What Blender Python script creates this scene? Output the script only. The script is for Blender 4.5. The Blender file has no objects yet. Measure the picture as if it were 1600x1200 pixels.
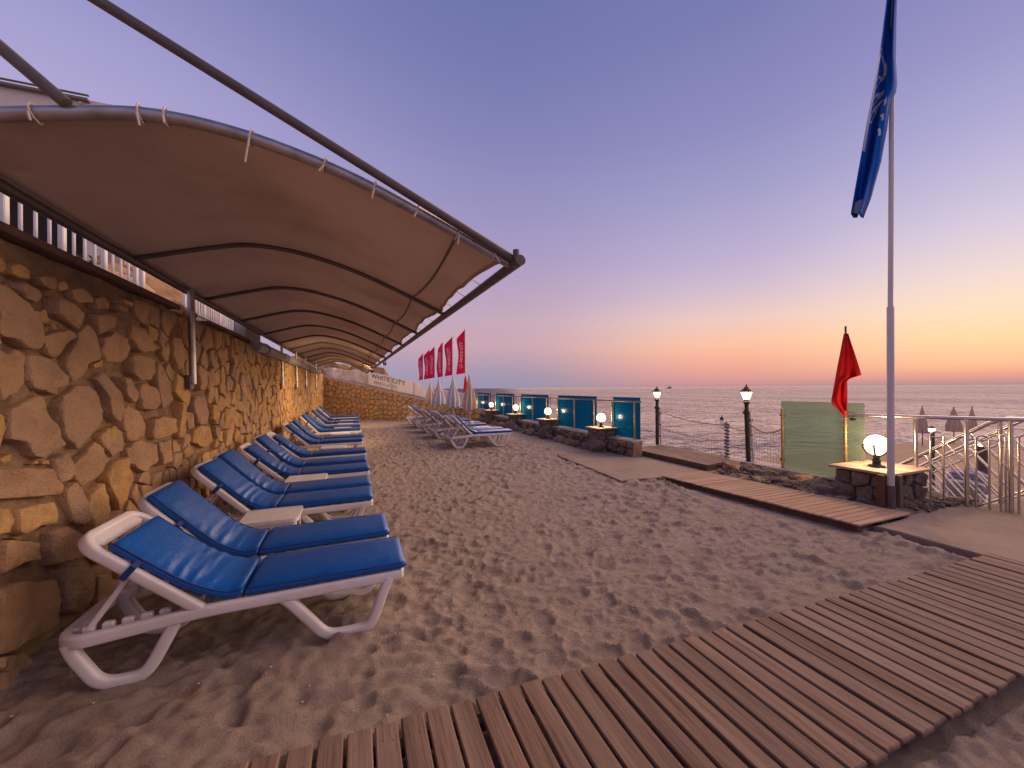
import bpy, bmesh, math, random
import numpy as np
from mathutils import Vector, Matrix, noise as mnoise

random.seed(11)
RNG = np.random.RandomState(5)
SC = bpy.context.scene
COL = SC.collection
PI = math.pi

# ------------------------------------------------------------------ camera
TH = math.atan2(240, 620)
cam_data = bpy.data.cameras.new('camera')
cam_data.sensor_width = 36
cam_data.lens = 620 / 1600 * 36
cam_data.shift_y = 6.5 / 1600
cam_data.clip_start = 0.05
cam_data.clip_end = 60000
cam = bpy.data.objects.new('camera', cam_data)
COL.objects.link(cam)
cam.matrix_world = Matrix.Translation((0, 0, 1.65)) @ Matrix.Rotation(-TH, 4, 'Z') @ Matrix.Rotation(PI / 2, 4, 'X') @ Matrix.Rotation(math.radians(-0.4), 4, 'Z')
SC.camera = cam

# ------------------------------------------------------------------ colour management
SC.view_settings.view_transform = 'Standard'
SC.view_settings.look = 'None'
SC.view_settings.exposure = 0.3
SC.view_settings.gamma = 1.0
SC.view_settings.use_curve_mapping = False
SC.cycles.max_bounces = 6
SC.cycles.transparent_max_bounces = 12
SC.cycles.caustics_reflective = False
SC.cycles.caustics_refractive = False


def lin(c):
    return tuple((x / 255 / 12.92 if x / 255 <= 0.04045 else ((x / 255 + 0.055) / 1.055) ** 2.4) for x in c)


# ------------------------------------------------------------------ dusk sky
SUN_AZ = TH + math.radians(52)          # measured from +Y towards +X
world = bpy.data.worlds.new('World')
SC.world = world
world.use_nodes = True
wn, wl = world.node_tree.nodes, world.node_tree.links
wn.clear()


def wnode(t, **k):
    n = wn.new(t)
    for a, b in k.items():
        setattr(n, a, b)
    return n


geo = wnode('ShaderNodeTexCoord')
sep = wnode('ShaderNodeSeparateXYZ')
wl.new(geo.outputs['Generated'], sep.inputs[0])
asin = wnode('ShaderNodeMath', operation='ARCSINE')
wl.new(sep.outputs['Z'], asin.inputs[0])
elev = wnode('ShaderNodeMath', operation='DIVIDE')
wl.new(asin.outputs[0], elev.inputs[0])
elev.inputs[1].default_value = PI / 2
flat = wnode('ShaderNodeCombineXYZ')
wl.new(sep.outputs['X'], flat.inputs[0])
wl.new(sep.outputs['Y'], flat.inputs[1])
nrm = wnode('ShaderNodeVectorMath', operation='NORMALIZE')
wl.new(flat.outputs[0], nrm.inputs[0])
dot = wnode('ShaderNodeVectorMath', operation='DOT_PRODUCT')
wl.new(nrm.outputs[0], dot.inputs[0])
dot.inputs[1].default_value = (math.sin(SUN_AZ), math.cos(SUN_AZ), 0)
acos = wnode('ShaderNodeMath', operation='ARCCOSINE')
wl.new(dot.outputs['Value'], acos.inputs[0])


def sky_ramp(stops):
    r = wnode('ShaderNodeValToRGB')
    r.color_ramp.interpolation = 'B_SPLINE' if False else 'LINEAR'
    e = r.color_ramp.elements
    for i, (d, c) in enumerate(stops):
        el = e[i] if i < 2 else e.new(d / 90)
        el.position = max(0, d / 90)
        el.color = (*lin(c), 1)
    wl.new(elev.outputs[0], r.inputs[0])
    return r.outputs[0]


ZEN = (84, 94, 156)
r3 = sky_ramp([(0, (168, 138, 142)), (0.8, (228, 150, 132)), (2, (252, 186, 138)), (4.3, (255, 212, 156)), (7.2, (252, 220, 186)), (10, (240, 214, 206)), (14.8, (212, 198, 218)), (17.6, (196, 186, 214)), (23, (170, 164, 208)), (29, (148, 143, 194)), (34, (134, 131, 188)), (50, (108, 114, 172)), (90, ZEN)])
r2 = sky_ramp([(0, (186, 138, 140)), (0.8, (214, 145, 138)), (3, (240, 165, 140)), (5.4, (248, 186, 152)), (8.5, (234, 196, 186)), (12.4, (206, 184, 204)), (16, (186, 170, 204)), (23, (158, 153, 197)), (30, (136, 134, 188)), (40, (114, 117, 173)), (55, (98, 106, 164)), (90, ZEN)])
r1 = sky_ramp([(0, (152, 142, 166)), (1.6, (157, 146, 170)), (4, (182, 153, 171)), (6, (198, 160, 173)), (9.8, (194, 163, 182)), (14, (180, 157, 187)), (18.5, (163, 149, 190)), (26, (143, 137, 186)), (33, (124, 124, 179)), (39, (111, 116, 171)), (44, (103, 111, 166)), (60, (92, 101, 160)), (90, ZEN)])
r0 = sky_ramp([(0, (158, 150, 184)), (10, (172, 158, 196)), (20, (174, 163, 205)), (26, (170, 160, 206)), (31, (158, 152, 202)), (36, (142, 139, 193)), (41, (124, 126, 181)), (60, (96, 105, 164)), (90, ZEN)])


def az_mix(a, b, d0, d1):
    m = wnode('ShaderNodeMapRange')
    m.interpolation_type = 'SMOOTHSTEP'
    wl.new(acos.outputs[0], m.inputs['Value'])
    m.inputs['From Min'].default_value = math.radians(d0)
    m.inputs['From Max'].default_value = math.radians(d1)
    x = wnode('ShaderNodeMix', data_type='RGBA')
    wl.new(m.outputs[0], x.inputs['Factor'])
    wl.new(a, x.inputs['A'])
    wl.new(b, x.inputs['B'])
    return x.outputs['Result']


mx = az_mix(r3, r2, 0, 24)
mx = az_mix(mx, r1, 22, 54)
mx = az_mix(mx, r0, 50, 104)
bg = wnode('ShaderNodeBackground')
bg.inputs['Strength'].default_value = 0.81
hs = wnode('ShaderNodeHueSaturation')
hs.inputs['Saturation'].default_value = 0.94
hs.inputs['Value'].default_value = 1.06
wl.new(mx, hs.inputs['Color'])
wl.new(hs.outputs[0], bg.inputs['Color'])
wo = wnode('ShaderNodeOutputWorld')
wl.new(bg.outputs[0], wo.inputs['Surface'])

# ------------------------------------------------------------------ the afterglow of the sun, soft and low
sun_data = bpy.data.lights.new('sun', 'SUN')
sun_data.energy = 4.5
sun_data.angle = math.radians(105)
sun_data.color = (1.0, 0.66, 0.42)
sun = bpy.data.objects.new('sun', sun_data)
COL.objects.link(sun)
EL = math.radians(16)
sd = Vector((math.sin(SUN_AZ) * math.cos(EL), math.cos(SUN_AZ) * math.cos(EL), math.sin(EL)))
sun.rotation_euler = sd.to_track_quat('Z', 'Y').to_euler()
sun.location = sd * 50

# ------------------------------------------------------------------ materials
def mat(name, col, rough=0.7, metal=0.0, var=None, var2=None, bump=None, stretch=(1, 1, 1), rnd=0.0, tones=None, spec=0.5, coat=0.0, emit=None, space='world', spots=None):
    """col base colour; var=(scale, dark colour, amount); bump=[(scale, distance), ...]; rnd = brightness spread per object."""
    m = bpy.data.materials.new(name)
    m.use_nodes = True
    n, l = m.node_tree.nodes, m.node_tree.links
    b = n['Principled BSDF']
    b.inputs['Roughness'].default_value = rough
    b.inputs['Metallic'].default_value = metal
    b.inputs['Specular IOR Level'].default_value = spec
    b.inputs['Coat Weight'].default_value = coat
    mp = n.new('ShaderNodeMapping')
    mp.inputs['Scale'].default_value = stretch
    if space == 'world':
        g = n.new('ShaderNodeNewGeometry')
        l.new(g.outputs['Position'], mp.inputs[0])
    else:
        g = n.new('ShaderNodeTexCoord')
        l.new(g.outputs['Object'], mp.inputs[0])
    oi = n.new('ShaderNodeObjectInfo')
    gi = n.new('ShaderNodeNewGeometry')
    addr = n.new('ShaderNodeMath')
    addr.operation = 'ADD'
    l.new(oi.outputs['Random'], addr.inputs[0])
    l.new(gi.outputs['Random Per Island'], addr.inputs[1])
    fr = n.new('ShaderNodeMath')
    fr.operation = 'FRACT'
    l.new(addr.outputs[0], fr.inputs[0])
    rgb = n.new('ShaderNodeRGB')
    rgb.outputs[0].default_value = (*col, 1)
    out = rgb.outputs[0]
    if tones:
        r = n.new('ShaderNodeValToRGB')
        e = r.color_ramp.elements
        for i, c in enumerate(tones):
            p = i / (len(tones) - 1)
            el = e[i] if i < 2 else e.new(p)
            el.position = p
            el.color = (*c, 1)
        l.new(fr.outputs[0], r.inputs[0])
        out = r.outputs[0]
    for v in (var, var2):
        if v:
            t = n.new('ShaderNodeTexNoise')
            t.inputs['Scale'].default_value = v[0]
            t.inputs['Detail'].default_value = 6
            t.inputs['Roughness'].default_value = 0.62
            l.new(mp.outputs[0], t.inputs['Vector'])
            mr = n.new('ShaderNodeMapRange')
            l.new(t.outputs['Fac'], mr.inputs['Value'])
            mr.inputs['From Min'].default_value = 0.42
            mr.inputs['From Max'].default_value = 0.68
            mr.inputs['To Max'].default_value = v[2]
            x = n.new('ShaderNodeMix')
            x.data_type = 'RGBA'
            l.new(mr.outputs[0], x.inputs['Factor'])
            l.new(out, x.inputs['A'])
            x.inputs['B'].default_value = (*v[1], 1)
            out = x.outputs['Result']
    if spots:
        t = n.new('ShaderNodeTexNoise')
        t.inputs['Scale'].default_value = spots[0]
        t.inputs['Detail'].default_value = 5
        l.new(mp.outputs[0], t.inputs['Vector'])
        mr = n.new('ShaderNodeMapRange')
        l.new(t.outputs['Fac'], mr.inputs['Value'])
        mr.inputs['From Min'].default_value = spots[2]
        mr.inputs['From Max'].default_value = spots[2] + 0.05
        mr.inputs['To Max'].default_value = 0.75
        x = n.new('ShaderNodeMix')
        x.data_type = 'RGBA'
        l.new(mr.outputs[0], x.inputs['Factor'])
        l.new(out, x.inputs['A'])
        x.inputs['B'].default_value = (*spots[1], 1)
        out = x.outputs['Result']
    if rnd:
        hs = n.new('ShaderNodeHueSaturation')
        mr = n.new('ShaderNodeMapRange')
        l.new(fr.outputs[0], mr.inputs['Value'])
        mr.inputs['To Min'].default_value = 1 - rnd
        mr.inputs['To Max'].default_value = 1 + rnd
        l.new(mr.outputs[0], hs.inputs['Value'])
        l.new(out, hs.inputs['Color'])
        out = hs.outputs[0]
    l.new(out, b.inputs['Base Color'])
    if bump:
        prev = None
        for s, d in bump:
            t = n.new('ShaderNodeTexNoise')
            t.inputs['Scale'].default_value = s
            t.inputs['Detail'].default_value = 8
            t.inputs['Roughness'].default_value = 0.65
            l.new(mp.outputs[0], t.inputs['Vector'])
            bp = n.new('ShaderNodeBump')
            bp.inputs['Strength'].default_value = 1.0
            bp.inputs['Distance'].default_value = d
            l.new(t.outputs['Fac'], bp.inputs['Height'])
            if prev:
                l.new(prev, bp.inputs['Normal'])
            prev = bp.outputs[0]
        l.new(prev, b.inputs['Normal'])
    if emit:
        b.inputs['Emission Color'].default_value = (*emit[0], 1)
        b.inputs['Emission Strength'].default_value = emit[1]
    return m


M = {}
M['sand'] = mat('sand', (0.39, 0.30, 0.245), 0.95, var=(2.2, (0.30, 0.225, 0.18), 0.6), var2=(120, (0.56, 0.45, 0.37), 0.5), bump=[(20, 0.040), (60, 0.022), (220, 0.009)], spec=0.2)
M['stone'] = mat('wall_stone', (0.4, 0.26, 0.14), 0.9, tones=[(0.54, 0.335, 0.19), (0.46, 0.30, 0.19), (0.58, 0.36, 0.185), (0.42, 0.28, 0.19), (0.55, 0.37, 0.225)], var=(4, (0.30, 0.19, 0.125), 0.75), var2=(1.6, (0.62, 0.38, 0.18), 0.5), bump=[(5, 0.02), (16, 0.03), (60, 0.016)], spec=0.2)
M['ochre'] = mat('ochre_stone', (0.5, 0.31, 0.12), 0.9, tones=[(0.56, 0.36, 0.14), (0.55, 0.33, 0.13), (0.60, 0.40, 0.19)], var=(7, (0.3, 0.18, 0.09), 0.7), bump=[(14, 0.035), (70, 0.008)], spec=0.2)
M['mortar'] = mat('mortar', (0.36, 0.24, 0.15), 1.0, var=(6, (0.17, 0.11, 0.07), 0.8), var2=(2.5, (0.46, 0.31, 0.2), 0.6), bump=[(12, 0.05), (70, 0.015)], spec=0.1)
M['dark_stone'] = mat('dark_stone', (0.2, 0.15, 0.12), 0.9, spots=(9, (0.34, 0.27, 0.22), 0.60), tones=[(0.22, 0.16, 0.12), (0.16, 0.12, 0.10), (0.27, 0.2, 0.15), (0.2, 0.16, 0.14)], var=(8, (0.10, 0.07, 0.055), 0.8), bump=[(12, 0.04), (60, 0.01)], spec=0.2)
M['concrete'] = mat('concrete', (0.29, 0.215, 0.17), 0.9, var=(1.5, (0.2, 0.145, 0.115), 0.7), var2=(14, (0.34, 0.26, 0.21), 0.4), bump=[(30, 0.006), (150, 0.003)], spec=0.2)
M['coping'] = mat('coping_slab', (0.44, 0.36, 0.33), 0.8, var=(4, (0.3, 0.24, 0.2), 0.6), bump=[(40, 0.004)], rnd=0.08, spec=0.3)
M['wall_coping'] = mat('wall_coping', (0.16, 0.095, 0.07), 0.85, var=(4, (0.1, 0.06, 0.045), 0.6), bump=[(30, 0.006)], spec=0.2)
M['wood'] = mat('deck_wood', (0.3, 0.19, 0.14), 0.8, tones=[(0.18, 0.108, 0.078), (0.145, 0.088, 0.065), (0.215, 0.13, 0.094), (0.165, 0.104, 0.079)], var=(1.0, (0.08, 0.047, 0.034), 0.8), var2=(0.22, (0.30, 0.21, 0.165), 0.55), stretch=(34, 2.2, 34), bump=[(1.0, 0.005), (3, 0.002)], spec=0.25)
M['wood_x'] = mat('deck_wood_crosswise', (0.36, 0.22, 0.15), 0.8, tones=[(0.38, 0.24, 0.155), (0.33, 0.2, 0.14), (0.42, 0.27, 0.18)], var=(1.0, (0.2, 0.12, 0.08), 0.6), stretch=(2.2, 34, 34), bump=[(1.0, 0.003)], spec=0.25)
M['joist'] = mat('joist_wood', (0.14, 0.085, 0.06), 0.9, var=(6, (0.07, 0.045, 0.03), 0.7), bump=[(30, 0.004)], spec=0.1)
M['white_plastic'] = mat('white_plastic', (0.68, 0.64, 0.635), 0.42, var=(3.5, (0.50, 0.44, 0.40), 0.6), bump=[(90, 0.0006)], spec=0.5)
M['blue'] = mat('blue_vinyl', (0.001, 0.080, 0.33), 0.32, var=(2.0, (0.001, 0.055, 0.26), 0.4), bump=[(7, 0.007)], spec=0.32, rnd=0.1)
M['strap'] = mat('strap_webbing', (0.006, 0.03, 0.16), 0.7)
M['tarp'] = mat('canopy_tarpaulin', (0.52, 0.41, 0.34), 0.9, var=(0.9, (0.38, 0.275, 0.215), 0.7), var2=(5, (0.54, 0.41, 0.33), 0.4), spots=(3.1, (0.66, 0.50, 0.38), 0.70), bump=[(5, 0.012), (400, 0.0008)], spec=0.15)
M['steel'] = mat('galvanised_steel', (0.42, 0.40, 0.39), 0.38, 0.85, var=(9, (0.2, 0.18, 0.17), 0.6), bump=[(60, 0.0008)])
M['dark_steel'] = mat('painted_steel', (0.13, 0.105, 0.095), 0.5, 0.4, var=(9, (0.08, 0.06, 0.05), 0.6))
M['stainless'] = mat('stainless_steel', (0.62, 0.58, 0.55), 0.24, 1.0, var=(20, (0.45, 0.4, 0.36), 0.5))
M['white_paint'] = mat('white_paint', (0.74, 0.72, 0.72), 0.5, var=(6, (0.55, 0.5, 0.47), 0.4))
M['pole_paint'] = mat('pole_paint', (0.62, 0.56, 0.52), 0.4, var=(3, (0.42, 0.38, 0.38), 0.5), stretch=(1, 1, .3))
M['pipe'] = mat('grey_pipe', (0.3, 0.28, 0.29), 0.45, var=(4, (0.2, 0.18, 0.18), 0.5))
M['black_iron'] = mat('black_iron', (0.03, 0.027, 0.025), 0.55, 0.3)
M['bronze_iron'] = mat('bronze_iron', (0.10, 0.05, 0.025), 0.5, 0.5)
M['brass'] = mat('yellow_metal', (0.45, 0.33, 0.12), 0.4, 0.7, var=(14, (0.2, 0.16, 0.08), 0.6))

M['cap_tile'] = mat('pillar_cap', (0.45, 0.32, 0.22), 0.75, var=(5, (0.34, 0.23, 0.15), 0.6), bump=[(30, 0.003)])
M['red_flag'] = mat('red_cloth', (0.60, 0.012, 0.012), 0.8, var=(6, (0.45, 0.008, 0.008), 0.5), bump=[(160, 0.0008)], spec=0.2)
M['crimson'] = mat('crimson_cloth', (0.66, 0.008, 0.07), 0.8, var=(3, (0.5, 0.006, 0.05), 0.5), spec=0.2)
M['flag_blue'] = mat('blue_cloth', (0.004, 0.11, 0.46), 0.75, var=(3, (0.003, 0.075, 0.34), 0.5), bump=[(120, 0.001)], spec=0.3)
M['white_print'] = mat('white_print', (0.62, 0.60, 0.64), 0.8)
M['grey_hem'] = mat('grey_hem', (0.36, 0.36, 0.44), 0.8)
M['cream_cloth'] = mat('cream_cloth', (0.62, 0.48, 0.34), 0.9, var=(5, (0.5, 0.38, 0.27), 0.5), bump=[(30, 0.003)], spec=0.1)
M['white_cloth'] = mat('white_cloth', (0.62, 0.57, 0.56), 0.9, var=(5, (0.5, 0.45, 0.44), 0.5), bump=[(30, 0.003)], spec=0.1)
M['banner'] = mat('banner_vinyl', (0.80, 0.75, 0.71), 0.6, var=(2, (0.62, 0.55, 0.5), 0.5), bump=[(3, 0.03)], spec=0.3)
M['letter'] = mat('dark_letter', (0.05, 0.05, 0.065), 0.7)
M['letter_grey'] = mat('grey_letter', (0.2, 0.2, 0.22), 0.7)
M['rope'] = mat('rope', (0.5, 0.4, 0.33), 0.95, bump=[(120, 0.004)])
M['net'] = mat('white_net', (0.55, 0.5, 0.5), 0.9)
M['cream_wall'] = mat('building_render', (0.68, 0.6, 0.53), 0.9, var=(0.8, (0.58, 0.5, 0.44), 0.5), bump=[(20, 0.004)])
M['eave'] = mat('eave_board', (0.2, 0.16, 0.13), 0.8)
M['room_shade'] = mat('room_shade', (0.035, 0.022, 0.018), 0.9)  # near-black colour holds the shade of rooms behind openings
M['leaf'] = mat('leaf', (0.12, 0.14, 0.02), 0.7, rnd=0.35)
M['cliff'] = mat('cliff_rock', (0.46, 0.28, 0.15), 0.95, var=(0.5, (0.24, 0.13, 0.07), 0.9), var2=(0.2, (0.12, 0.08, 0.05), 0.6), bump=[(0.8, 0.6), (3, 0.2)], spec=0.1)
M['rust'] = mat('rusty_steel', (0.16, 0.07, 0.025), 0.9, var=(20, (0.05, 0.025, 0.015), 0.8), bump=[(60, 0.003)])
M['old_wood'] = mat('old_wood', (0.16, 0.11, 0.085), 0.9, var=(2, (0.06, 0.04, 0.03), 0.8), stretch=(20, 20, 2), bump=[(1, 0.004)])
M['hull'] = mat('boat_hull', (0.22, 0.03, 0.02), 0.6)
M['buoy'] = mat('buoy_plastic', (0.02, 0.03, 0.12), 0.5)
M['tie'] = mat('tie_cord', (0.62, 0.52, 0.40), 0.7)


def glass_mat(name, body, clear, k):
    m = bpy.data.materials.new(name)
    m.use_nodes = True
    n, l = m.node_tree.nodes, m.node_tree.links
    n.clear()
    o = n.new('ShaderNodeOutputMaterial')
    tr = n.new('ShaderNodeBsdfTransparent')
    tr.inputs[0].default_value = (*clear, 1)
    df = n.new('ShaderNodeBsdfTranslucent')
    df.inputs[0].default_value = (*body, 1)
    d2 = n.new('ShaderNodeBsdfDiffuse')
    d2.inputs[0].default_value = (*body, 1)
    ad = n.new('ShaderNodeMixShader')
    ad.inputs[0].default_value = 0.5
    l.new(df.outputs[0], ad.inputs[1])
    l.new(d2.outputs[0], ad.inputs[2])
    m1 = n.new('ShaderNodeMixShader')
    m1.inputs[0].default_value = k
    l.new(ad.outputs[0], m1.inputs[1])
    l.new(tr.outputs[0], m1.inputs[2])
    gl = n.new('ShaderNodeBsdfGlossy')
    gl.inputs['Roughness'].default_value = 0.16
    fr = n.new('ShaderNodeFresnel')
    fr.inputs[0].default_value = 1.45
    m2 = n.new('ShaderNodeMixShader')
    hf = n.new('ShaderNodeMath')
    hf.operation = 'MULTIPLY'
    hf.inputs[1].default_value = 0.16
    l.new(fr.outputs[0], hf.inputs[0])
    l.new(hf.outputs[0], m2.inputs[0])
    l.new(m1.outputs[0], m2.inputs[1])
    l.new(gl.outputs[0], m2.inputs[2])
    l.new(m2.outputs[0], o.inputs[0])
    return m


M['blue_glass'] = glass_mat('blue_glass', (0.004, 0.155, 0.32), (0.04, 0.40, 0.60), 0.40)
M['green_glass'] = glass_mat('green_glass', (0.30, 0.38, 0.31), (0.66, 0.78, 0.68), 0.62)


def opal(name, col, e, k):
    """lit opal glass that also lets its bulb shine through"""
    m = bpy.data.materials.new(name)
    m.use_nodes = True
    n, l = m.node_tree.nodes, m.node_tree.links
    n.clear()
    o = n.new('ShaderNodeOutputMaterial')
    em = n.new('ShaderNodeEmission')
    em.inputs['Color'].default_value = (*col, 1)
    em.inputs['Strength'].default_value = e
    tr = n.new('ShaderNodeBsdfTransparent')
    mx_ = n.new('ShaderNodeMixShader')
    mx_.inputs[0].default_value = k
    l.new(em.outputs[0], mx_.inputs[1])
    l.new(tr.outputs[0], mx_.inputs[2])
    l.new(mx_.outputs[0], o.inputs['Surface'])
    return m


M['glow'] = opal('lit_globe', (1.0, 0.88, 0.66), 5.0, 0.5)
M['lantern_glow'] = opal('lit_lantern', (1.0, 0.82, 0.52), 6.0, 0.5)


def sea_mat():
    m = bpy.data.materials.new('sea_water')
    m.use_nodes = True
    n, l = m.node_tree.nodes, m.node_tree.links
    n.remove(n['Principled BSDF'])
    b = n.new('ShaderNodeBsdfGlossy')
    b.inputs['Color'].default_value = (0.52, 0.49, 0.60, 1)
    b.inputs['Roughness'].default_value = 0.16
    gm = n.new('ShaderNodeNewGeometry')
    ms = n.new('ShaderNodeMapping')
    ms.inputs['Rotation'].default_value = (0, 0, math.radians(-35))
    ms.inputs['Scale'].default_value = (1.0, 0.16, 1)
    l.new(gm.outputs['Position'], ms.inputs[0])
    ts = n.new('ShaderNodeTexNoise')
    ts.inputs['Scale'].default_value = 0.045
    ts.inputs['Detail'].default_value = 6
    ts.inputs['Roughness'].default_value = 0.7
    l.new(ms.outputs[0], ts.inputs['Vector'])
    rs_ = n.new('ShaderNodeMapRange')
    rs_.inputs['From Min'].default_value = 0.38
    rs_.inputs['From Max'].default_value = 0.64
    l.new(ts.outputs['Fac'], rs_.inputs['Value'])
    cm = n.new('ShaderNodeMix')
    cm.data_type = 'RGBA'
    cm.inputs['A'].default_value = (0.38, 0.36, 0.48, 1)
    cm.inputs['B'].default_value = (0.60, 0.56, 0.67, 1)
    l.new(rs_.outputs[0], cm.inputs['Factor'])
    l.new(cm.outputs['Result'], b.inputs['Color'])
    body = n.new('ShaderNodeBsdfDiffuse')
    body.inputs['Color'].default_value = (0.03, 0.027, 0.05, 1)
    fres = n.new('ShaderNodeFresnel')
    fres.inputs['IOR'].default_value = 1.33
    cap = n.new('ShaderNodeMath')
    cap.operation = 'MINIMUM'
    cap.inputs[1].default_value = 0.44
    l.new(fres.outputs[0], cap.inputs[0])
    mixs = n.new('ShaderNodeMixShader')
    l.new(cap.outputs[0], mixs.inputs[0])
    l.new(body.outputs[0], mixs.inputs[1])
    l.new(b.outputs[0], mixs.inputs[2])
    l.new(mixs.outputs[0], n['Material Output'].inputs['Surface'])
    g = n.new('ShaderNodeNewGeometry')
    prev = None
    for s, d, st, rot in ((0.03, 5.0, (1, 1.6, 1), 0.3), (0.22, 1.7, (1, 1.8, 1), -0.2), (0.9, 0.45, (1, 1.6, 1), 0.5), (3.5, 0.08, (1, 1.3, 1), 0.1)):
        mp = n.new('ShaderNodeMapping')
        mp.inputs['Scale'].default_value = st
        mp.inputs['Rotation'].default_value = (0, 0, rot)
        l.new(g.outputs['Position'], mp.inputs[0])
        t = n.new('ShaderNodeTexNoise')
        t.inputs['Scale'].default_value = s
        t.inputs['Detail'].default_value = 3
        t.inputs['Distortion'].default_value = 0.4
        l.new(mp.outputs[0], t.inputs['Vector'])
        bp = n.new('ShaderNodeBump')
        bp.inputs['Strength'].default_value = 1
        bp.inputs['Distance'].default_value = d
        l.new(t.outputs['Fac'], bp.inputs['Height'])
        if prev:
            l.new(prev, bp.inputs['Normal'])
        prev = bp.outputs[0]
    l.new(prev, b.inputs['Normal'])
    l.new(prev, fres.inputs['Normal'])
    return m


M['sea'] = sea_mat()
# the tarpaulin lets a little of the sky through
_n, _l = M['tarp'].node_tree.nodes, M['tarp'].node_tree.links
_b, _o = _n['Principled BSDF'], _n['Material Output']
_t = _n.new('ShaderNodeBsdfTranslucent')
_l.new(_b.inputs['Base Color'].links[0].from_socket, _t.inputs[0])
_m = _n.new('ShaderNodeMixShader')
_m.inputs[0].default_value = 0.45
_l.new(_b.outputs[0], _m.inputs[1])
_l.new(_t.outputs[0], _m.inputs[2])
_l.new(_m.outputs[0], _o.inputs['Surface'])


# ------------------------------------------------------------------ mesh helpers
class MB:
    def __init__(s):
        s.v, s.f = [], []

    def add(s, vs, fs):
        o = len(s.v)
        s.v += [tuple(v) for v in vs]
        s.f += [tuple(i + o for i in f) for f in fs]
        return s

    def box(s, c, d, ch=0.0, rot=None):
        """box of centre c and size d, its edges chamfered by ch, turned by the 3x3 matrix rot"""
        hx, hy, hz = d[0] / 2, d[1] / 2, d[2] / 2
        if ch <= 0:
            vs = [(x * hx, y * hy, z * hz) for x in (-1, 1) for y in (-1, 1) for z in (-1, 1)]
            fs = [(0, 1, 3, 2), (4, 6, 7, 5), (0, 4, 5, 1), (2, 3, 7, 6), (0, 2, 6, 4), (1, 5, 7, 3)]
        else:
            ch = min(ch, hx * .8, hy * .8, hz * .8)
            vs, idx = [], {}
            for x in (-1, 1):
                for y in (-1, 1):
                    for z in (-1, 1):
                        for a in range(3):
                            p = [x * hx, y * hy, z * hz]
                            for b in range(3):
                                if b != a:
                                    p[b] -= (x, y, z)[b] * ch
                            idx[(x, y, z, a)] = len(vs)
                            vs.append(tuple(p))
            fs = []
            for a in range(3):
                b, c2 = (a + 1) % 3, (a + 2) % 3
                for sg in (-1, 1):
                    q = []
                    for (u, w) in ((-1, -1), (1, -1), (1, 1), (-1, 1)):
                        k = [0, 0, 0]
                        k[a], k[b], k[c2] = sg, u, w
                        q.append(idx[(*k, a)])
                    fs.append(tuple(q if sg > 0 else q[::-1]))
                for u in (-1, 1):
                    for w in (-1, 1):
                        k0, k1 = [0, 0, 0], [0, 0, 0]
                        k0[a], k0[b], k0[c2] = -1, u, w
                        k1[a], k1[b], k1[c2] = 1, u, w
                        q = [idx[(*k0, b)], idx[(*k1, b)], idx[(*k1, c2)], idx[(*k0, c2)]]
                        fs.append(tuple(q if u * w > 0 else q[::-1]))
            for x in (-1, 1):
                for y in (-1, 1):
                    for z in (-1, 1):
                        q = [idx[(x, y, z, 0)], idx[(x, y, z, 1)], idx[(x, y, z, 2)]]
                        fs.append(tuple(q if x * y * z > 0 else q[::-1]))
        if rot is not None:
            vs = [tuple(rot @ Vector(v)) for v in vs]
        return s.add([(v[0] + c[0], v[1] + c[1], v[2] + c[2]) for v in vs], fs)

    def sweep(s, path, sec, up=(0, 0, 1), closed=False, scale=None):
        """sweep the closed 2D section sec (side, up) along path"""
        P = [Vector(p) for p in path]
        n, k = len(P), len(sec)
        up = Vector(up)
        vs = []
        for i, p in enumerate(P):
            if closed:
                t = P[(i + 1) % n] - P[i - 1]
            else:
                t = P[min(i + 1, n - 1)] - P[max(i - 1, 0)]
            t.normalize()
            sd_ = t.cross(up)
            if sd_.length < 1e-4:
                sd_ = t.cross(Vector((1, 0, 0)) if abs(t.x) < .9 else Vector((0, 1, 0)))
            sd_.normalize()
            u2 = sd_.cross(t)
            sc = scale[i] if scale else 1
            for (x, y) in sec:
                vs.append(p + sd_ * x * sc + u2 * y * sc)
        fs = []
        for i in range(n if closed else n - 1):
            j = (i + 1) % n
            for q in range(k):
                r = (q + 1) % k
                fs.append((i * k + q, i * k + r, j * k + r, j * k + q))
        if not closed:
            fs.append(tuple(range(k))[::-1])
            fs.append(tuple((n - 1) * k + q for q in range(k)))
        return s.add(vs, fs)

    def tube(s, path, r, n=8, closed=False, up=(0, 0, 1), scale=None):
        return s.sweep(path, [(r * math.cos(2 * PI * i / n), r * math.sin(2 * PI * i / n)) for i in range(n)], up, closed, scale)

    def lathe(s, prof, c=(0, 0, 0), n=16):
        vs, fs = [], []
        for (r, z) in prof:
            for i in range(n):
                a = 2 * PI * i / n
                vs.append((c[0] + r * math.cos(a), c[1] + r * math.sin(a), c[2] + z))
        for j in range(len(prof) - 1):
            for i in range(n):
                k = (i + 1) % n
                fs.append((j * n + i, j * n + k, (j + 1) * n + k, (j + 1) * n + i))
        fs.append(tuple(range(n))[::-1])
        fs.append(tuple((len(prof) - 1) * n + i for i in range(n)))
        return s.add(vs, fs)

    def sphere(s, c, r, n=16, m=10):
        prof = [(max(.001, r * math.sin(PI * j / m)), -r * math.cos(PI * j / m)) for j in range(m + 1)]
        return s.lathe(prof, c, n)

    def mesh(s, name, material, off=(0, 0, 0), smooth=None):
        me = bpy.data.meshes.new(name)
        me.from_pydata([(v[0] - off[0], v[1] - off[1], v[2] - off[2]) for v in s.v], [], s.f)
        me.materials.append(material)
        if smooth:
            me.shade_smooth()
            me.set_sharp_from_angle(angle=math.radians(smooth))
        me.validate()
        return me

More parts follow.
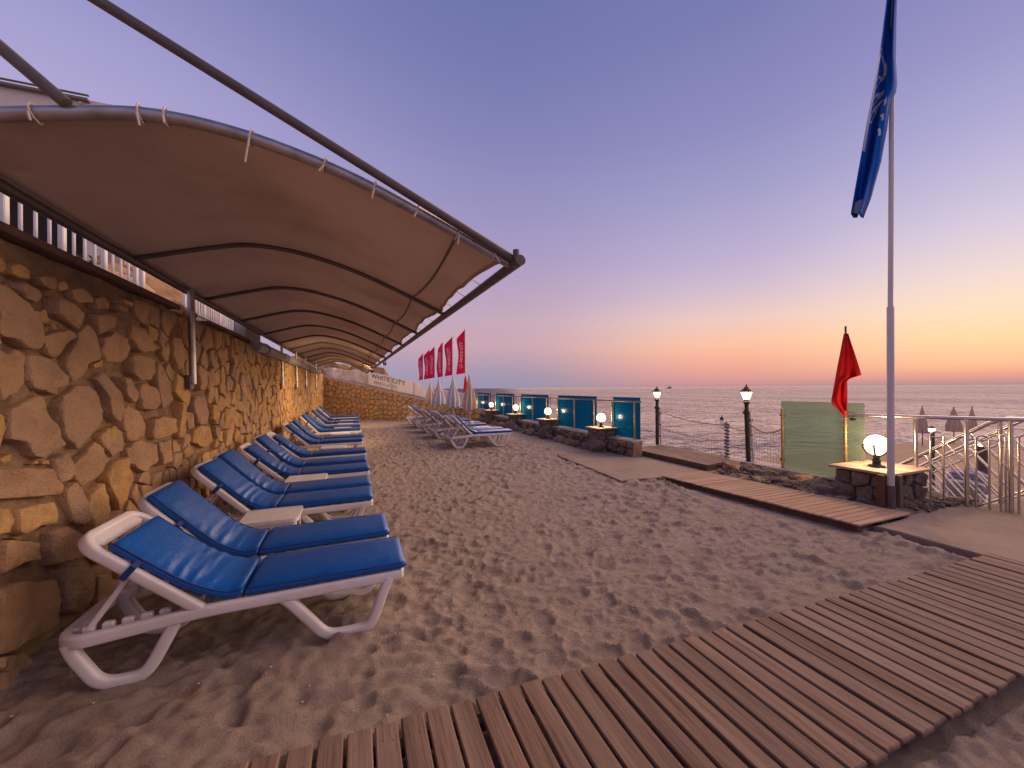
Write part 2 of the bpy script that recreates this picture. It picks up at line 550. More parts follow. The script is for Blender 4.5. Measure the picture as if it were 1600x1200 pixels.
    def build(s, name, material, parent=None, smooth=None, kind=None, label=None):
        off = (0, 0, 0)
        if parent is not None:
            q = parent
            off = Vector(q.location)
            while q.parent:
                q = q.parent
                off = off + Vector(q.location)
        o = bpy.data.objects.new(name, s.mesh(name, material, off, smooth))
        COL.objects.link(o)
        if parent is not None:
            o.parent = parent
        if kind:
            o['kind'] = kind
        if label:
            o['label'] = label
        return o


def rsec(w, h, r=.01, n=3):
    """rounded rectangle section"""
    pts = []
    for (cx, cy, a0) in ((w / 2 - r, h / 2 - r, 0), (-w / 2 + r, h / 2 - r, PI / 2), (-w / 2 + r, -h / 2 + r, PI), (w / 2 - r, -h / 2 + r, 3 * PI / 2)):
        for i in range(n):
            a = a0 + PI / 2 * i / (n - 1)
            pts.append((cx + r * math.cos(a), cy + r * math.sin(a)))
    return pts


def smooth_path(pts, k=6):
    """Catmull-Rom through pts"""
    P = [Vector(p) for p in pts]
    out = []
    for i in range(len(P) - 1):
        p0, p1, p2, p3 = P[max(i - 1, 0)], P[i], P[i + 1], P[min(i + 2, len(P) - 1)]
        for j in range(k):
            t = j / k
            out.append(0.5 * ((2 * p1) + (p2 - p0) * t + (2 * p0 - 5 * p1 + 4 * p2 - p3) * t * t + (3 * p1 - p0 - 3 * p2 + p3) * t ** 3))
    out.append(P[-1])
    return out


def round_path(pts, r, k=4):
    """polyline with its corners rounded to radius r"""
    P = [Vector(p) for p in pts]
    out = [P[0]]
    for i in range(1, len(P) - 1):
        a, b, c = P[i - 1], P[i], P[i + 1]
        ra = min(r, (a - b).length * .48)
        rb = min(r, (c - b).length * .48)
        s_, e_ = b + (a - b).normalized() * ra, b + (c - b).normalized() * rb
        for j in range(k + 1):
            t = j / k
            out.append(s_ * (1 - t) ** 2 + b * 2 * t * (1 - t) + e_ * t * t)
    out.append(P[-1])
    return out


def tag(o, label, cat, group=None):
    o['label'] = label
    o['category'] = cat
    if group:
        o['group'] = group
    return o


def thing(name, label, cat, loc=(0, 0, 0), group=None):
    o = bpy.data.objects.new(name, None)
    o.empty_display_size = 0.1
    COL.objects.link(o)
    o.location = loc
    return tag(o, label, cat, group)


def dup(root, loc, rotz=0, label=None, group=None, scale=None):
    """a copy of a thing, of its parts and of their sub-parts"""
    r = root.copy()
    COL.objects.link(r)
    r.location = loc
    r.rotation_euler = (0, 0, rotz)
    if scale:
        r.scale = scale
    if label:
        r['label'] = label
    if group:
        r['group'] = group
    for ch in list(root.children):
        c = ch.copy()
        COL.objects.link(c)
        c.parent = r
        for g in list(ch.children):
            d = g.copy()
            COL.objects.link(d)
            d.parent = c
    return r


def inside(poly, x, y):
    c = False
    n = len(poly)
    for i in range(n):
        x1, y1 = poly[i]
        x2, y2 = poly[i - 1]
        if (y1 > y) != (y2 > y) and x < (x2 - x1) * (y - y1) / (y2 - y1) + x1:
            c = not c
    return c


def area(p):
    return 0.5 * sum(p[i - 1][0] * p[i][1] - p[i][0] * p[i - 1][1] for i in range(len(p)))


def voronoi(seeds, lo, hi, near=26):
    S = np.array(seeds)
    cells = []
    for i, (x, y) in enumerate(seeds):
        d = ((S - S[i]) ** 2).sum(1)
        order = np.argsort(d)[1:near]
        poly = [(lo[0], lo[1]), (hi[0], lo[1]), (hi[0], hi[1]), (lo[0], hi[1])]
        for j in order:
            qx, qy = S[j]
            mx_, my_ = (x + qx) / 2, (y + qy) / 2
            nx, ny = qx - x, qy - y
            out = []
            for a in range(len(poly)):
                p, q = poly[a - 1], poly[a]
                dp = (p[0] - mx_) * nx + (p[1] - my_) * ny
                dq = (q[0] - mx_) * nx + (q[1] - my_) * ny
                if (dp <= 0) != (dq <= 0):
                    t = dp / (dp - dq)
                    out.append((p[0] + (q[0] - p[0]) * t, p[1] + (q[1] - p[1]) * t))
                if dq <= 0:
                    out.append(q)
            poly = out
            if len(poly) < 3:
                break
        cells.append(poly)
    return cells


def stone_geo(mb, poly, depth, fn, gap=0.012, res=0.09, rough=0.012, dome=0.25, rings=(0.55,), cut=0.18):
    """a rubble stone on a wall: outline poly in wall coordinates (u, v), standing depth proud; fn(u, v, n) gives the world point"""
    if len(poly) < 3:
        return False
    if area(poly) < 0:
        poly = poly[::-1]
    cx = sum(p[0] for p in poly) / len(poly)
    cy = sum(p[1] for p in poly) / len(poly)
    # corners knocked off
    q = []
    n = len(poly)
    for i in range(n):
        a, b = poly[i - 1], poly[i]
        q.append((a[0] * (1 - cut) + b[0] * cut, a[1] * (1 - cut) + b[1] * cut))
        q.append((a[0] * cut + b[0] * (1 - cut), a[1] * cut + b[1] * (1 - cut)))
    pts = []
    for i in range(len(q)):
        a, b = q[i - 1], q[i]
        L = math.hypot(b[0] - a[0], b[1] - a[1])
        k = max(1, int(round(L / res)))
        for j in range(k):
            t = j / k
            pts.append((a[0] + (b[0] - a[0]) * t, a[1] + (b[1] - a[1]) * t))
    sz = max(.04, math.sqrt(abs(area(poly))))
    sc0 = 1 - gap / (sz * .5)
    if sc0 < .3:
        return False
    ox, oy = random.uniform(0, 99), random.uniform(0, 99)
    tx, ty = random.uniform(-.22, .22) * depth / sz, random.uniform(-.22, .22) * depth / sz
    out = []
    for (x, y) in pts:
        w = 1 + rough / sz * 2.2 * mnoise.noise((x * 9 + ox, y * 9 + oy, 0.3)) + rough / sz * 1.2 * mnoise.noise((x * 25 + ox, y * 25 + oy, 1.3))
        out.append((cx + (x - cx) * sc0 * w, cy + (y - cy) * sc0 * w))
    m = len(out)
    vs, fs = [], []

    def ring(s_, nn, wob):
        for (x, y) in out:
            u, v = cx + (x - cx) * s_, cy + (y - cy) * s_
            h = nn
            if wob:
                h += (tx * (u - cx) + ty * (v - cy)) * 2 + wob * rough * (mnoise.noise((u * 7 + ox, v * 7 + oy, 5)) + .5 * mnoise.noise((u * 19 + ox, v * 19 + oy, 7)))
            vs.append(fn(u, v, h))

    edge = min(.06, .009 / sz)
    spec = [(1.0, -.05, 0), (1.0, depth * .55, .5), (1 - edge, depth * .9, .8), (1 - edge * 2.6, depth, 1)]
    for i, r_ in enumerate(rings):
        spec.append((r_, depth * (1 + dome * (1 - r_)), 1.3))
    for a in spec:
        ring(*a)
    for j in range(len(spec) - 1):
        for i in range(m):
            k = (i + 1) % m
            fs.append((j * m + i, j * m + k, (j + 1) * m + k, (j + 1) * m + i))
    vs.append(fn(cx, cy, depth * (1 + dome)))
    c = len(vs) - 1
    b = (len(spec) - 1) * m
    for i in range(m):
        fs.append((b + i, b + (i + 1) % m, c))
    mb.add(vs, fs)
    return True


def boulder(mb, c, d, seed=0, sub=3, amt=.35, flat=0.0):
    bm = bmesh.new()
    bmesh.ops.create_icosphere(bm, subdivisions=sub, radius=1)
    vs = []
    for v in bm.verts:
        p = v.co.normalized()
        k = 1 + amt * mnoise.noise((p.x * 1.4 + seed * 7.1, p.y * 1.4 + seed, p.z * 1.4)) + amt * .4 * mnoise.noise((p.x * 4 + seed, p.y * 4, p.z * 4 + seed * 3))
        k = min(k, 1.12)
        vs.append((c[0] + p.x * k * d[0] / 2, c[1] + p.y * k * d[1] / 2, c[2] + p.z * k * d[2] / 2))
    fs = [tuple(v.index for v in f.verts) for f in bm.faces]
    bm.free()
    return mb.add(vs, fs)

# ================================================================== SETTING
# ------------------------------------------------------------------ sea
mb = MB()
xs = [7.6, 12, 20, 40, 80, 160, 400, 1000, 3000, 9000, 30000]
ys = [-30000, -9000, -3000, -1000, -400, -160, -80, -40, -20, -8, 0, 6, 12, 20, 30, 45, 80, 160, 400, 1000, 3000, 9000, 30000]
vs = [(x, y, -1.5) for x in xs for y in ys]
ny = len(ys)
fs = [(i * ny + j, (i + 1) * ny + j, (i + 1) * ny + j + 1, i * ny + j + 1) for i in range(len(xs) - 1) for j in range(ny - 1)]
mb.add(vs, fs)
# the sea also runs behind the headland at the far end of the beach
mb.add([(-4000, 70, -1.5), (7.6, 70, -1.5), (7.6, 30000, -1.5), (-4000, 30000, -1.5)], [(0, 1, 2, 3)])
mb.build('sea', M['sea'], kind='structure')

# ------------------------------------------------------------------ sand, trodden all over
def grid_axis(a, b, f):
    v = [a]
    while v[-1] < b:
        v.append(v[-1] + f(v[-1]))
    return np.array(v)


gx_ = grid_axis(-2.1, 7.25, lambda x: .022 if x < 1 else min(.045, .022 + .006 * (x - 1)))
gy_ = grid_axis(-3.0, 25.5, lambda y: .04 if y < .6 else (.018 if y < 2.6 else min(.085, .018 + .0055 * (y - 2.6))))
XX, YY = np.meshgrid(gx_, gy_, indexing='ij')
HH = np.zeros_like(XX)
for (kx, ky, a) in ((.7, .4, .02), (1.9, -1.1, .010), (-1.2, 2.3, .010), (3.7, 2.9, .006), (-4.1, 3.3, .005)):
    HH += a * np.sin(kx * XX + ky * YY + RNG.uniform(0, 6))
SMOOTHX = lambda x, y: (1 / (1 + np.exp(-(x - (.35 if y < 3.4 else -.1)) * 5)))
cnt = 0
for _ in range(16000):
    cx, cy = RNG.uniform(-2.1, 7.2), 24.5 * RNG.uniform(0, 1) ** 1.15 + .2
    if RNG.uniform() > .25 + .75 * SMOOTHX(cx, cy):
        continue
    a = RNG.uniform(.045, .105)
    b = a * RNG.uniform(.5, .85)
    th = RNG.normal(.55, .7)
    d = RNG.uniform(.016, .038) * (a / .11)
    if cx < .5 and cy < 5:
        d *= .6
    R = a * 2.2
    i0, i1 = np.searchsorted(gx_, [cx - R, cx + R])
    j0, j1 = np.searchsorted(gy_, [cy - R, cy + R])
    if i1 <= i0 or j1 <= j0:
        continue
    X, Y = XX[i0:i1, j0:j1] - cx, YY[i0:i1, j0:j1] - cy
    u = (X * math.cos(th) + Y * math.sin(th)) / a
    v = (-X * math.sin(th) + Y * math.cos(th)) / b
    r2 = u * u + v * v
    r = np.sqrt(r2)
    side = .55 + .45 * np.sign(u) * np.minimum(1, np.abs(u))
    old = HH[i0:i1, j0:j1]
    # a foot presses the old relief flat, and pushes up a rim
    w = np.exp(-r2 ** 2 * .8)
    HH[i0:i1, j0:j1] = old * (1 - .75 * w) - d * w + d * .72 * side * np.exp(-((r - 1.22) / .22) ** 2)
    cnt += 1
# raked streaks and scuffs where few people walk
for _ in range(60):
    cx, cy, th, L = RNG.uniform(-1.6, .7), RNG.uniform(1.2, 3.2), RNG.normal(-.35, .35), RNG.uniform(.25, .7)
    X, Y = XX - cx, YY - cy
    u, v = X * math.cos(th) + Y * math.sin(th), -X * math.sin(th) + Y * math.cos(th) + .12 * (X * X)
    HH += RNG.uniform(.006, .016) * np.exp(-(u / L) ** 4) * (np.exp(-(v / .03) ** 2) - .8 * np.exp(-((v - .06) / .035) ** 2))
# a finer crumble
fine = np.zeros_like(XX)
for _ in range(46):
    kx, ky = RNG.normal(0, 34), RNG.normal(0, 34)
    fine += np.sin(kx * XX + ky * YY + 1.3 * np.sin(kx * .31 * YY - ky * .27 * XX) + RNG.uniform(0, 6))
HH += .0011 * fine + .0035 * (1 - np.minimum(1, np.abs(fine) / 3.0)) ** 2
HH = np.clip(HH, -.075, .06)
HH += .06 * np.exp(-((XX + 1.95) / .28) ** 2)          # banked against the wall


def band(a, b, lo, hi, s_=.05):
    return 1 / (1 + np.exp(-(a - lo) / s_)) * 1 / (1 + np.exp((a - hi) / s_))


walk = (YY > .98) & (YY < 2.0 - .02 * XX) & (XX > -1.3)
HH = np.where(walk, np.minimum(HH * .3 - .045, -.03), HH)
HH = np.where((XX > 4.95) & (XX < 6.5) & (YY > 2.75) & (YY < 5.75), np.minimum(HH * .3 - .03, -.02), HH)
HH = np.where((XX > 4.4) & (YY > 5.75) & (YY < 8.62), np.minimum(HH * .2 - .06, -.04), HH)
HH = np.where((XX > 5.5) & (YY < 2.85), np.minimum(HH * .2 - .06, -.04), HH)
nx, ny = XX.shape
me = bpy.data.meshes.new('sand')
co = np.stack([XX, YY, HH], -1).reshape(-1, 3)
me.vertices.add(nx * ny)
me.vertices.foreach_set('co', co.ravel())
I = (np.arange(nx - 1)[:, None] * ny + np.arange(ny - 1)[None, :]).ravel()
quads = np.stack([I, I + ny, I + ny + 1, I + 1], -1).astype(np.int32)
me.loops.add(quads.size)
me.loops.foreach_set('vertex_index', quads.ravel())
me.polygons.add(len(quads))
me.polygons.foreach_set('loop_start', np.arange(len(quads), dtype=np.int32) * 4)
me.update(calc_edges=True)
me.shade_smooth()
me.materials.append(M['sand'])
sand = bpy.data.objects.new('sand', me)
COL.objects.link(sand)
sand['kind'] = 'structure'


def sand_z(x, y):
    i = min(max(np.searchsorted(gx_, x), 0), nx - 1)
    j = min(max(np.searchsorted(gy_, y), 0), ny - 1)
    return float(HH[i, j])


# scattered pebbles and shell bits
mb = MB()
for _ in range(220):
    x, y = random.uniform(-1.7, 5), random.uniform(.3, 5.5)
    if .95 < y < 2.05:
        continue
    r = random.uniform(.003, .008)
    boulder(mb, (x, y, sand_z(x, y) + r * .2), (r * 2.4, r * 1.9, r * 1.3), random.random() * 50, 1, .3)
mb.build('pebbles', M['cream_cloth'], kind='stuff')

# ------------------------------------------------------------------ pavements
def slab(name, poly, z0, z1, material, wob=.02, res=.25):
    pts = []
    for i in range(len(poly)):
        a, b = poly[i], poly[(i + 1) % len(poly)]
        k = max(1, int(math.hypot(b[0] - a[0], b[1] - a[1]) / res))
        for j in range(k):
            t = j / k
            x, y = a[0] + (b[0] - a[0]) * t, a[1] + (b[1] - a[1]) * t
            pts.append((x + wob * mnoise.noise((x * 3, y * 3, 1)), y + wob * mnoise.noise((x * 3, y * 3, 9))))
    n = len(pts)
    m = MB()
    cx, cy = sum(p[0] for p in pts) / n, sum(p[1] for p in pts) / n
    vs = [(x, y, z0) for x, y in pts] + [(x, y, z1 - .012) for x, y in pts] + [(cx + (x - cx) * .994, cy + (y - cy) * .994, z1) for x, y in pts]
    fs = []
    for q in range(2):
        for i in range(n):
            j = (i + 1) % n
            fs.append((q * n + i, q * n + j, (q + 1) * n + j, (q + 1) * n + i))
    fs.append(tuple(2 * n + i for i in range(n)))
    m.add(vs, fs)
    return m.build(name, material, kind='structure')


slab('pavement', [(4.28, 5.82), (5.1, 5.74), (6.2, 5.68), (7.2, 5.75), (7.2, 8.6), (5.6, 8.62), (4.5, 8.6)], -.3, .022, M['concrete'], .06)
slab('path', [(5.56, -3.0), (8.9, -3.0), (8.9, 2.62), (7.9, 2.66), (7.6, 2.78), (7.1, 2.95), (6.5, 2.84), (5.6, 2.8)], -.3, .02, M['concrete'], .05)
# quay block under it all, and its raised edge towards the sea
mb = MB()
mb.box((7.18, 2.9, -1.4), (2.0, 11.5, 2.7))
mb.build('quay', M['concrete'], kind='structure')
qe = MB()
for k in range(4):
    y0 = 3.8 + k * .62
    qe.box((7.36, y0 + .305, .085), (.42, .60, .125), .012)
qe.build('quay_edge', M['coping'], kind='structure')

# rubble ground behind the near pillar
mb = MB()
mb.box((8.3, 2.0, -1.6), (2.0, 1.3, 3.1), .02)
mb.build('stair_landing', M['concrete'], kind='structure')

# ------------------------------------------------------------------ left retaining wall
WALL = thing('stone_wall', 'tall retaining wall of rough ochre rubble stones along the left side behind the loungers', 'wall', (-1.84, 13, 0))
mb = MB()
nY, nZ = 420, 46
vs, fs = [], []
for i in range(nY + 1):
    for j in range(nZ + 1):
        y, z = 0.6 + 23.9 * i / nY, -.35 + 2.86 * j / nZ
        vs.append((-1.858 + .04 * mnoise.noise((y * 3, z * 3, 0)) + .02 * mnoise.noise((y * 11, z * 11, 4)), y, z))
for i in range(nY):
    for j in range(nZ):
        a = i * (nZ + 1) + j
        fs.append((a, a + nZ + 1, a + nZ + 2, a + 1))
mb.add(vs, fs)
mb.box((-2.25, 12.5, .98), (.7, 24.2, 3.0))
mb.build('mortar_bed', M['mortar'], WALL, smooth=60)
FW = lambda u, v, n: (-1.835 + n, u, v)
TRACED = [[(2.99,2.24),(3.1,2.23),(3.18,2.19),(3.23,2.09),(3.29,1.97),(3.27,1.9),(3.22,1.89),(3.1,1.93),(2.99,1.96)],
[(3.08,2.24),(3.12,2.28),(3.22,2.28),(3.33,2.25),(3.31,2.2),(3.28,2.18),(3.19,2.19)],
[(3.36,2.26),(3.44,2.26),(3.57,2.24),(3.7,2.19),(3.69,2.11),(3.64,2.07),(3.53,2.1),(3.38,2.14)],
[(3.33,2.0),(3.41,2.03),(3.54,2.06),(3.63,2.03),(3.54,1.98),(3.5,1.93),(3.42,1.85),(3.37,1.88),(3.33,1.93)],
[(3.79,2.22),(3.91,2.24),(4.09,2.23),(4.08,2.16),(3.98,2.11),(3.88,2.06),(3.83,2.12)],
[(3.77,2.14),(3.84,2.08),(3.94,1.93),(3.91,1.89),(3.76,1.84),(3.71,1.75),(3.6,1.72),(3.55,1.81),(3.54,1.9),(3.63,1.98),(3.65,2.06)],
[(2.99,1.9),(3.06,1.87),(3.12,1.89),(3.2,1.88),(3.18,1.8),(3.17,1.7),(3.1,1.63),(3.02,1.6),(2.99,1.59)],
[(3.2,1.87),(3.28,1.88),(3.39,1.84),(3.46,1.82),(3.54,1.75),(3.56,1.7),(3.46,1.66),(3.45,1.62),(3.36,1.64),(3.24,1.67),(3.18,1.72),(3.19,1.8)],
[(4.1,2.13),(4.27,2.09),(4.32,2.01),(4.26,1.92),(4.17,1.88),(4.0,1.87),(3.93,1.97),(3.95,2.05)],
[(3.34,2.05),(3.39,2.07),(3.4,2.03),(3.35,2.01)],
[(3.41,2.08),(3.45,2.09),(3.46,2.05),(3.41,2.04)],
[(3.46,2.09),(3.52,2.1),(3.52,2.07),(3.48,2.06)],
[(3.25,2.09),(3.29,2.08),(3.32,2.03),(3.29,2.0),(3.26,2.04)],
[(3.82,1.85),(3.96,1.9),(3.95,1.83),(3.84,1.81)],
[(2.99,1.96),(3.04,1.92),(3.03,1.9),(2.99,1.91)],
[(3.26,2.14),(3.35,2.16),(3.42,2.09),(3.35,2.06),(3.28,2.1)],
[(2.99,2.39),(3.03,2.4),(3.07,2.33),(3.05,2.31),(2.99,2.29)],
[(3.09,2.35),(3.15,2.39),(3.23,2.38),(3.24,2.31),(3.17,2.3),(3.1,2.31)],
[(3.24,2.33),(3.33,2.38),(3.45,2.38),(3.46,2.3),(3.39,2.28),(3.3,2.3)],
[(3.47,2.36),(3.55,2.4),(3.57,2.34),(3.49,2.3)],
[(3.57,2.34),(3.69,2.38),(3.8,2.33),(3.77,2.29),(3.64,2.25),(3.6,2.29)],
[(3.81,2.33),(3.95,2.37),(4.02,2.33),(3.99,2.28),(3.85,2.25)],
[(4.02,2.39),(4.14,2.4),(4.24,2.36),(4.22,2.29),(4.1,2.29)],
[(3.06,1.55),(3.29,1.64),(3.35,1.57),(3.41,1.47),(3.55,1.29),(3.32,1.24),(3.25,1.25),(3.17,1.35),(3.06,1.39)],
[(2.99,1.56),(3.04,1.52),(3.06,1.46),(3.03,1.37),(3.0,1.31),(2.99,1.31)],
[(3.55,1.66),(3.62,1.7),(3.76,1.7),(3.87,1.62),(3.93,1.5),(3.92,1.42),(3.82,1.36),(3.75,1.3),(3.65,1.25),(3.56,1.31),(3.51,1.4),(3.46,1.55),(3.5,1.62)],
[(2.98,1.24),(3.11,1.22),(3.37,1.17),(3.4,1.1),(3.48,1.03),(3.45,0.98),(3.32,1.0),(3.12,1.04),(2.98,1.07)],
[(3.39,1.22),(3.51,1.25),(3.58,1.17),(3.59,1.09),(3.53,1.05),(3.46,1.05),(3.42,1.13)],
[(3.6,1.16),(3.71,1.21),(3.82,1.3),(3.9,1.24),(4.01,1.12),(3.95,1.07),(3.94,1.03),(3.82,0.99),(3.67,0.98),(3.62,1.04),(3.59,1.11)],
[(3.89,1.34),(4.07,1.38),(4.18,1.32),(4.19,1.15),(4.03,1.14),(3.97,1.19),(3.9,1.26)],
[(4.01,1.1),(4.25,1.1),(4.31,0.88),(4.2,0.74),(4.1,0.69),(4.01,0.84),(3.93,0.99),(3.97,1.06)],
[(3.49,1.01),(3.57,1.05),(3.64,0.97),(3.72,0.86),(3.75,0.71),(3.66,0.71),(3.58,0.76),(3.53,0.89)],
[(3.73,0.92),(3.9,0.96),(3.99,0.86),(4.01,0.69),(3.93,0.62),(3.81,0.59),(3.76,0.68),(3.71,0.84)],
[(3.11,0.99),(3.28,0.97),(3.43,0.95),(3.47,0.86),(3.44,0.8),(3.28,0.82),(3.15,0.82),(3.11,0.87)],
[(2.98,1.04),(3.06,1.01),(3.1,0.91),(3.07,0.86),(2.98,0.88)],
[(3.37,0.77),(3.5,0.77),(3.7,0.64),(3.73,0.51),(3.67,0.48),(3.4,0.55),(3.36,0.65)],
[(2.98,0.83),(3.07,0.83),(3.29,0.74),(3.31,0.62),(3.12,0.67),(2.98,0.66)],
[(2.99,1.29),(3.11,1.31),(3.08,1.26),(3.01,1.25)],
[(3.22,1.22),(3.29,1.24),(3.29,1.21)],
[(3.3,1.23),(3.37,1.22),(3.37,1.19),(3.3,1.2)],
[(3.07,0.84),(3.19,0.8),(3.14,0.8)],
[(2.98,0.59),(3.1,0.58),(3.39,0.46),(3.44,0.32),(3.4,0.18),(3.22,0.18),(3.08,0.2),(2.98,0.24)],
[(3.44,0.51),(3.72,0.41),(3.79,0.33),(3.78,0.18),(3.62,0.12),(3.47,0.2),(3.44,0.34)],
[(2.98,0.23),(3.05,0.2),(3.03,0.13),(2.98,0.15)],
[(3.05,0.2),(3.14,0.16),(3.26,0.04),(3.28,-0.03),(3.16,0.01),(3.04,-0.0),(2.97,-0.04),(2.98,0.14),(3.03,0.12)],
[(3.81,0.3),(3.93,0.27),(4.12,0.07),(4.02,0.04),(3.8,0.09)],
[(4.3,1.95),(4.49,1.97),(4.75,1.95),(4.78,1.83),(4.64,1.75),(4.44,1.74),(4.33,1.81)],
[(4.49,1.71),(4.61,1.72),(4.8,1.67),(4.87,1.51),(4.77,1.46),(4.51,1.48),(4.46,1.59)],
[(4.17,1.5),(4.26,1.53),(4.48,1.46),(4.63,1.33),(4.58,1.23),(4.28,1.21),(4.19,1.37)],
[(4.65,1.39),(4.89,1.4),(5.2,1.35),(5.24,1.21),(4.94,1.18),(4.67,1.19)],
[(3.83,1.76),(3.93,1.8),(4.08,1.71),(4.2,1.6),(4.2,1.5),(4.13,1.39),(4.05,1.45),(4.0,1.6),(3.89,1.71)],
[(4.36,2.23),(4.54,2.22),(4.67,2.11),(4.78,2.05),(4.49,1.98),(4.41,2.01),(4.35,2.1)],
[(4.78,1.95),(4.95,1.86),(5.08,1.73),(5.21,1.55),(4.92,1.45),(4.86,1.6),(4.75,1.75)],
[(5.15,2.21),(5.36,2.23),(5.41,2.07),(5.36,1.88),(5.21,1.86),(5.13,2.02)],
[(5.25,1.85),(5.43,1.79),(5.62,1.57),(5.58,1.45),(5.35,1.56),(5.21,1.64)],
[(5.24,1.52),(5.39,1.53),(5.46,1.33),(5.42,1.1),(5.25,1.16)],
[(5.66,1.6),(6.02,1.58),(6.16,1.37),(6.11,1.21),(5.83,1.23),(5.66,1.39)],
[(5.66,1.18),(5.92,1.23),(6.32,1.16),(6.37,0.97),(6.06,0.92),(5.65,1.04)],
[(3.86,1.33),(4.09,1.38),(4.18,1.29),(4.17,1.16),(4.03,1.13),(3.92,1.23)],
[(4.25,1.17),(4.48,1.22),(4.77,1.14),(4.79,0.97),(4.53,0.91),(4.27,1.04)],
[(4.77,1.16),(5.1,1.15),(5.15,0.91),(4.85,0.92)],
[(5.48,1.42),(5.7,1.39),(5.74,1.21),(5.5,1.2)],
[(4.16,1.77),(4.28,1.77),(4.44,1.59),(4.39,1.54),(4.26,1.6)]]

ochre_set = {30, 32, 33, 34, 13, 57, 58, 54, 55}
made = 0
for i, p in enumerate(TRACED):
    mb = MB()
    chip = abs(area(p)) < .012
    if stone_geo(mb, p, (.022 if chip else random.uniform(.028, .055)), FW, gap=.006, res=.026, rough=.015, rings=(.62, .3), dome=.02, cut=.05):
        mb.build('stone', M['ochre'] if (i in ochre_set or chip) else M['stone'], WALL, smooth=38)
        made += 1
blockers, seeds = [], []
for p in TRACED:
    ax, bx = min(q[0] for q in p), max(q[0] for q in p)
    ay, by = min(q[1] for q in p), max(q[1] for q in p)
    x = ax
    while x <= bx:
        y = ay
        while y <= by:
            if inside(p, x, y):
                blockers.append((x, y))
            y += .07
        x += .07
y = 1.0
row = 0
BL = np.array(blockers)
while y < 24.4:
    near = y < 5.7
    st = .21 if near else min(.36, .26 + .012 * (y - 5.7))
    z = -.12 + (st * .5 if row % 2 else 0)
    while z < 2.46:
        q = (y + random.uniform(-.36, .36) * st, z + random.uniform(-.36, .36) * st * .85)
        if not (((BL - np.array(q)) ** 2).sum(1).min() < .012):
            seeds.append(q)
        z += st * random.uniform(.72, .95)
    y += st * .82
    row += 1
cells = voronoi(seeds + blockers, (.8, -.2), (24.45, 2.47), 24)
items = sorted(((seeds[i][0], cells[i]) for i in range(len(seeds)) if len(cells[i]) > 2), key=lambda t: abs(t[0] - 3.2))
rest, rest_o = MB(), MB()
for yy, p in items:
    small = abs(area(p)) < .02
    m = MB()
    far = yy > 7.5
    och = random.random() < (.18 if yy < 6 else .5) or (p[0][1] < .9 and yy > 6 and random.random() < .5)
    ok = stone_geo(m, p, random.uniform(.012, .032) if (small or yy < 5.7) else random.uniform(.03, .075), FW, gap=.011, res=(.12 if far else .045), rough=.018 if far else .014, rings=(.6,), dome=.02, cut=.05)
    if not ok:
        continue
    if made < 296:
        m.build('stone', M['ochre'] if och else M['stone'], WALL, smooth=38)
        made += 1
    else:
        (rest_o if och else rest).add(m.v, m.f)
rest.build('far_stones', M['stone'], WALL, smooth=38, kind='stuff')
rest_o.build('far_ochre_stones', M['ochre'], WALL, smooth=38, kind='stuff')
for k in range(5):
    MB().box((-1.96, 1.0 + k * .86 + .42, 2.545), (.36, .85, .05), .008).build('coping_slab', M['wall_coping'], WALL)
for k in range(3):
    MB().box((-1.98, 6.3 + k * .68 + .33, 2.535), (.36, .67, .05), .008).build('coping_slab', M['wall_coping'], WALL)
MB().box((-1.80, 4.1, 2.36), (.16, .13, .035), .006).build('stub_stone', M['ochre'], WALL)

# ------------------------------------------------------------------ end wall
EA, EB = Vector((-2.0, 24.2, 0)), Vector((6.1, 19.7, 0))
EU = (EB - EA).normalized()
EN = Vector((EU.y, -EU.x, 0))       # towards the camera
ELEN = (EB - EA).length


def end_top(s):
    return max(.55, 2.40 - .225 * s)


EW = thing('end_wall', 'rough rubble stone wall closing the far end of the beach below the white banner', 'wall', tuple(EA))
FE = lambda u, v, n: tuple(EA + EU * u + EN * n + Vector((0, 0, v)))
mb = MB()
vs = []
nn = 30
for i in range(nn + 1):
    s_ = ELEN * i / nn
    for (n_, v_) in ((0, -.3), (0, end_top(s_)), (-.5, end_top(s_)), (-.5, -.3)):
        vs.append(FE(s_, v_, n_))
fs = []
for i in range(nn):
    for k in range(4):
        a, b = i * 4 + k, i * 4 + (k + 1) % 4
        fs.append((a, b, b + 4, a + 4))
mb.add(vs, fs)
mb.build('mortar_bed', M['mortar'], EW)
sd_ = []
u = .15
while u < ELEN:
    v = -.05
    while v < end_top(u):
        sd_.append((u + random.uniform(-.1, .1), v + random.uniform(-.08, .08)))
        v += random.uniform(.2, .29)
    u += .265
cells = voronoi(sd_, (0, -.1), (ELEN, 2.42), 22)
restE = MB()
nE = 0
for p in cells:
    if len(p) < 3:
        continue
    p = [(a, min(b, end_top(a) - .01)) for a, b in p]
    if abs(area(p)) < .01:
        continue
    m = MB()
    if stone_geo(m, p, random.uniform(.05, .1), FE, gap=.014, res=.12, rough=.02, rings=(.55,), dome=.2, cut=.12):
        if nE < 296:
            m.build('stone', M['ochre'] if random.random() < .3 else M['stone'], EW, smooth=40)
            nE += 1
        else:
            restE.add(m.v, m.f)
if restE.v:
    restE.build('far_stones', M['stone'], EW, smooth=40, kind='stuff')
mb = MB()
for i in range(14):
    s0, s1 = ELEN * i / 14 + .01, ELEN * (i + 1) / 14 - .01
    vs = [FE(s_, end_top(s_) + z, n_) for s_ in (s0, s1) for (n_, z) in ((.06, -.02), (.06, .05), (-.5, .05), (-.5, -.02))]
    mb.add(vs, [(0, 1, 5, 4), (1, 2, 6, 5), (2, 3, 7, 6), (3, 0, 4, 7), (0, 3, 2, 1), (4, 5, 6, 7)])
mb.build('coping', M['coping'], EW)

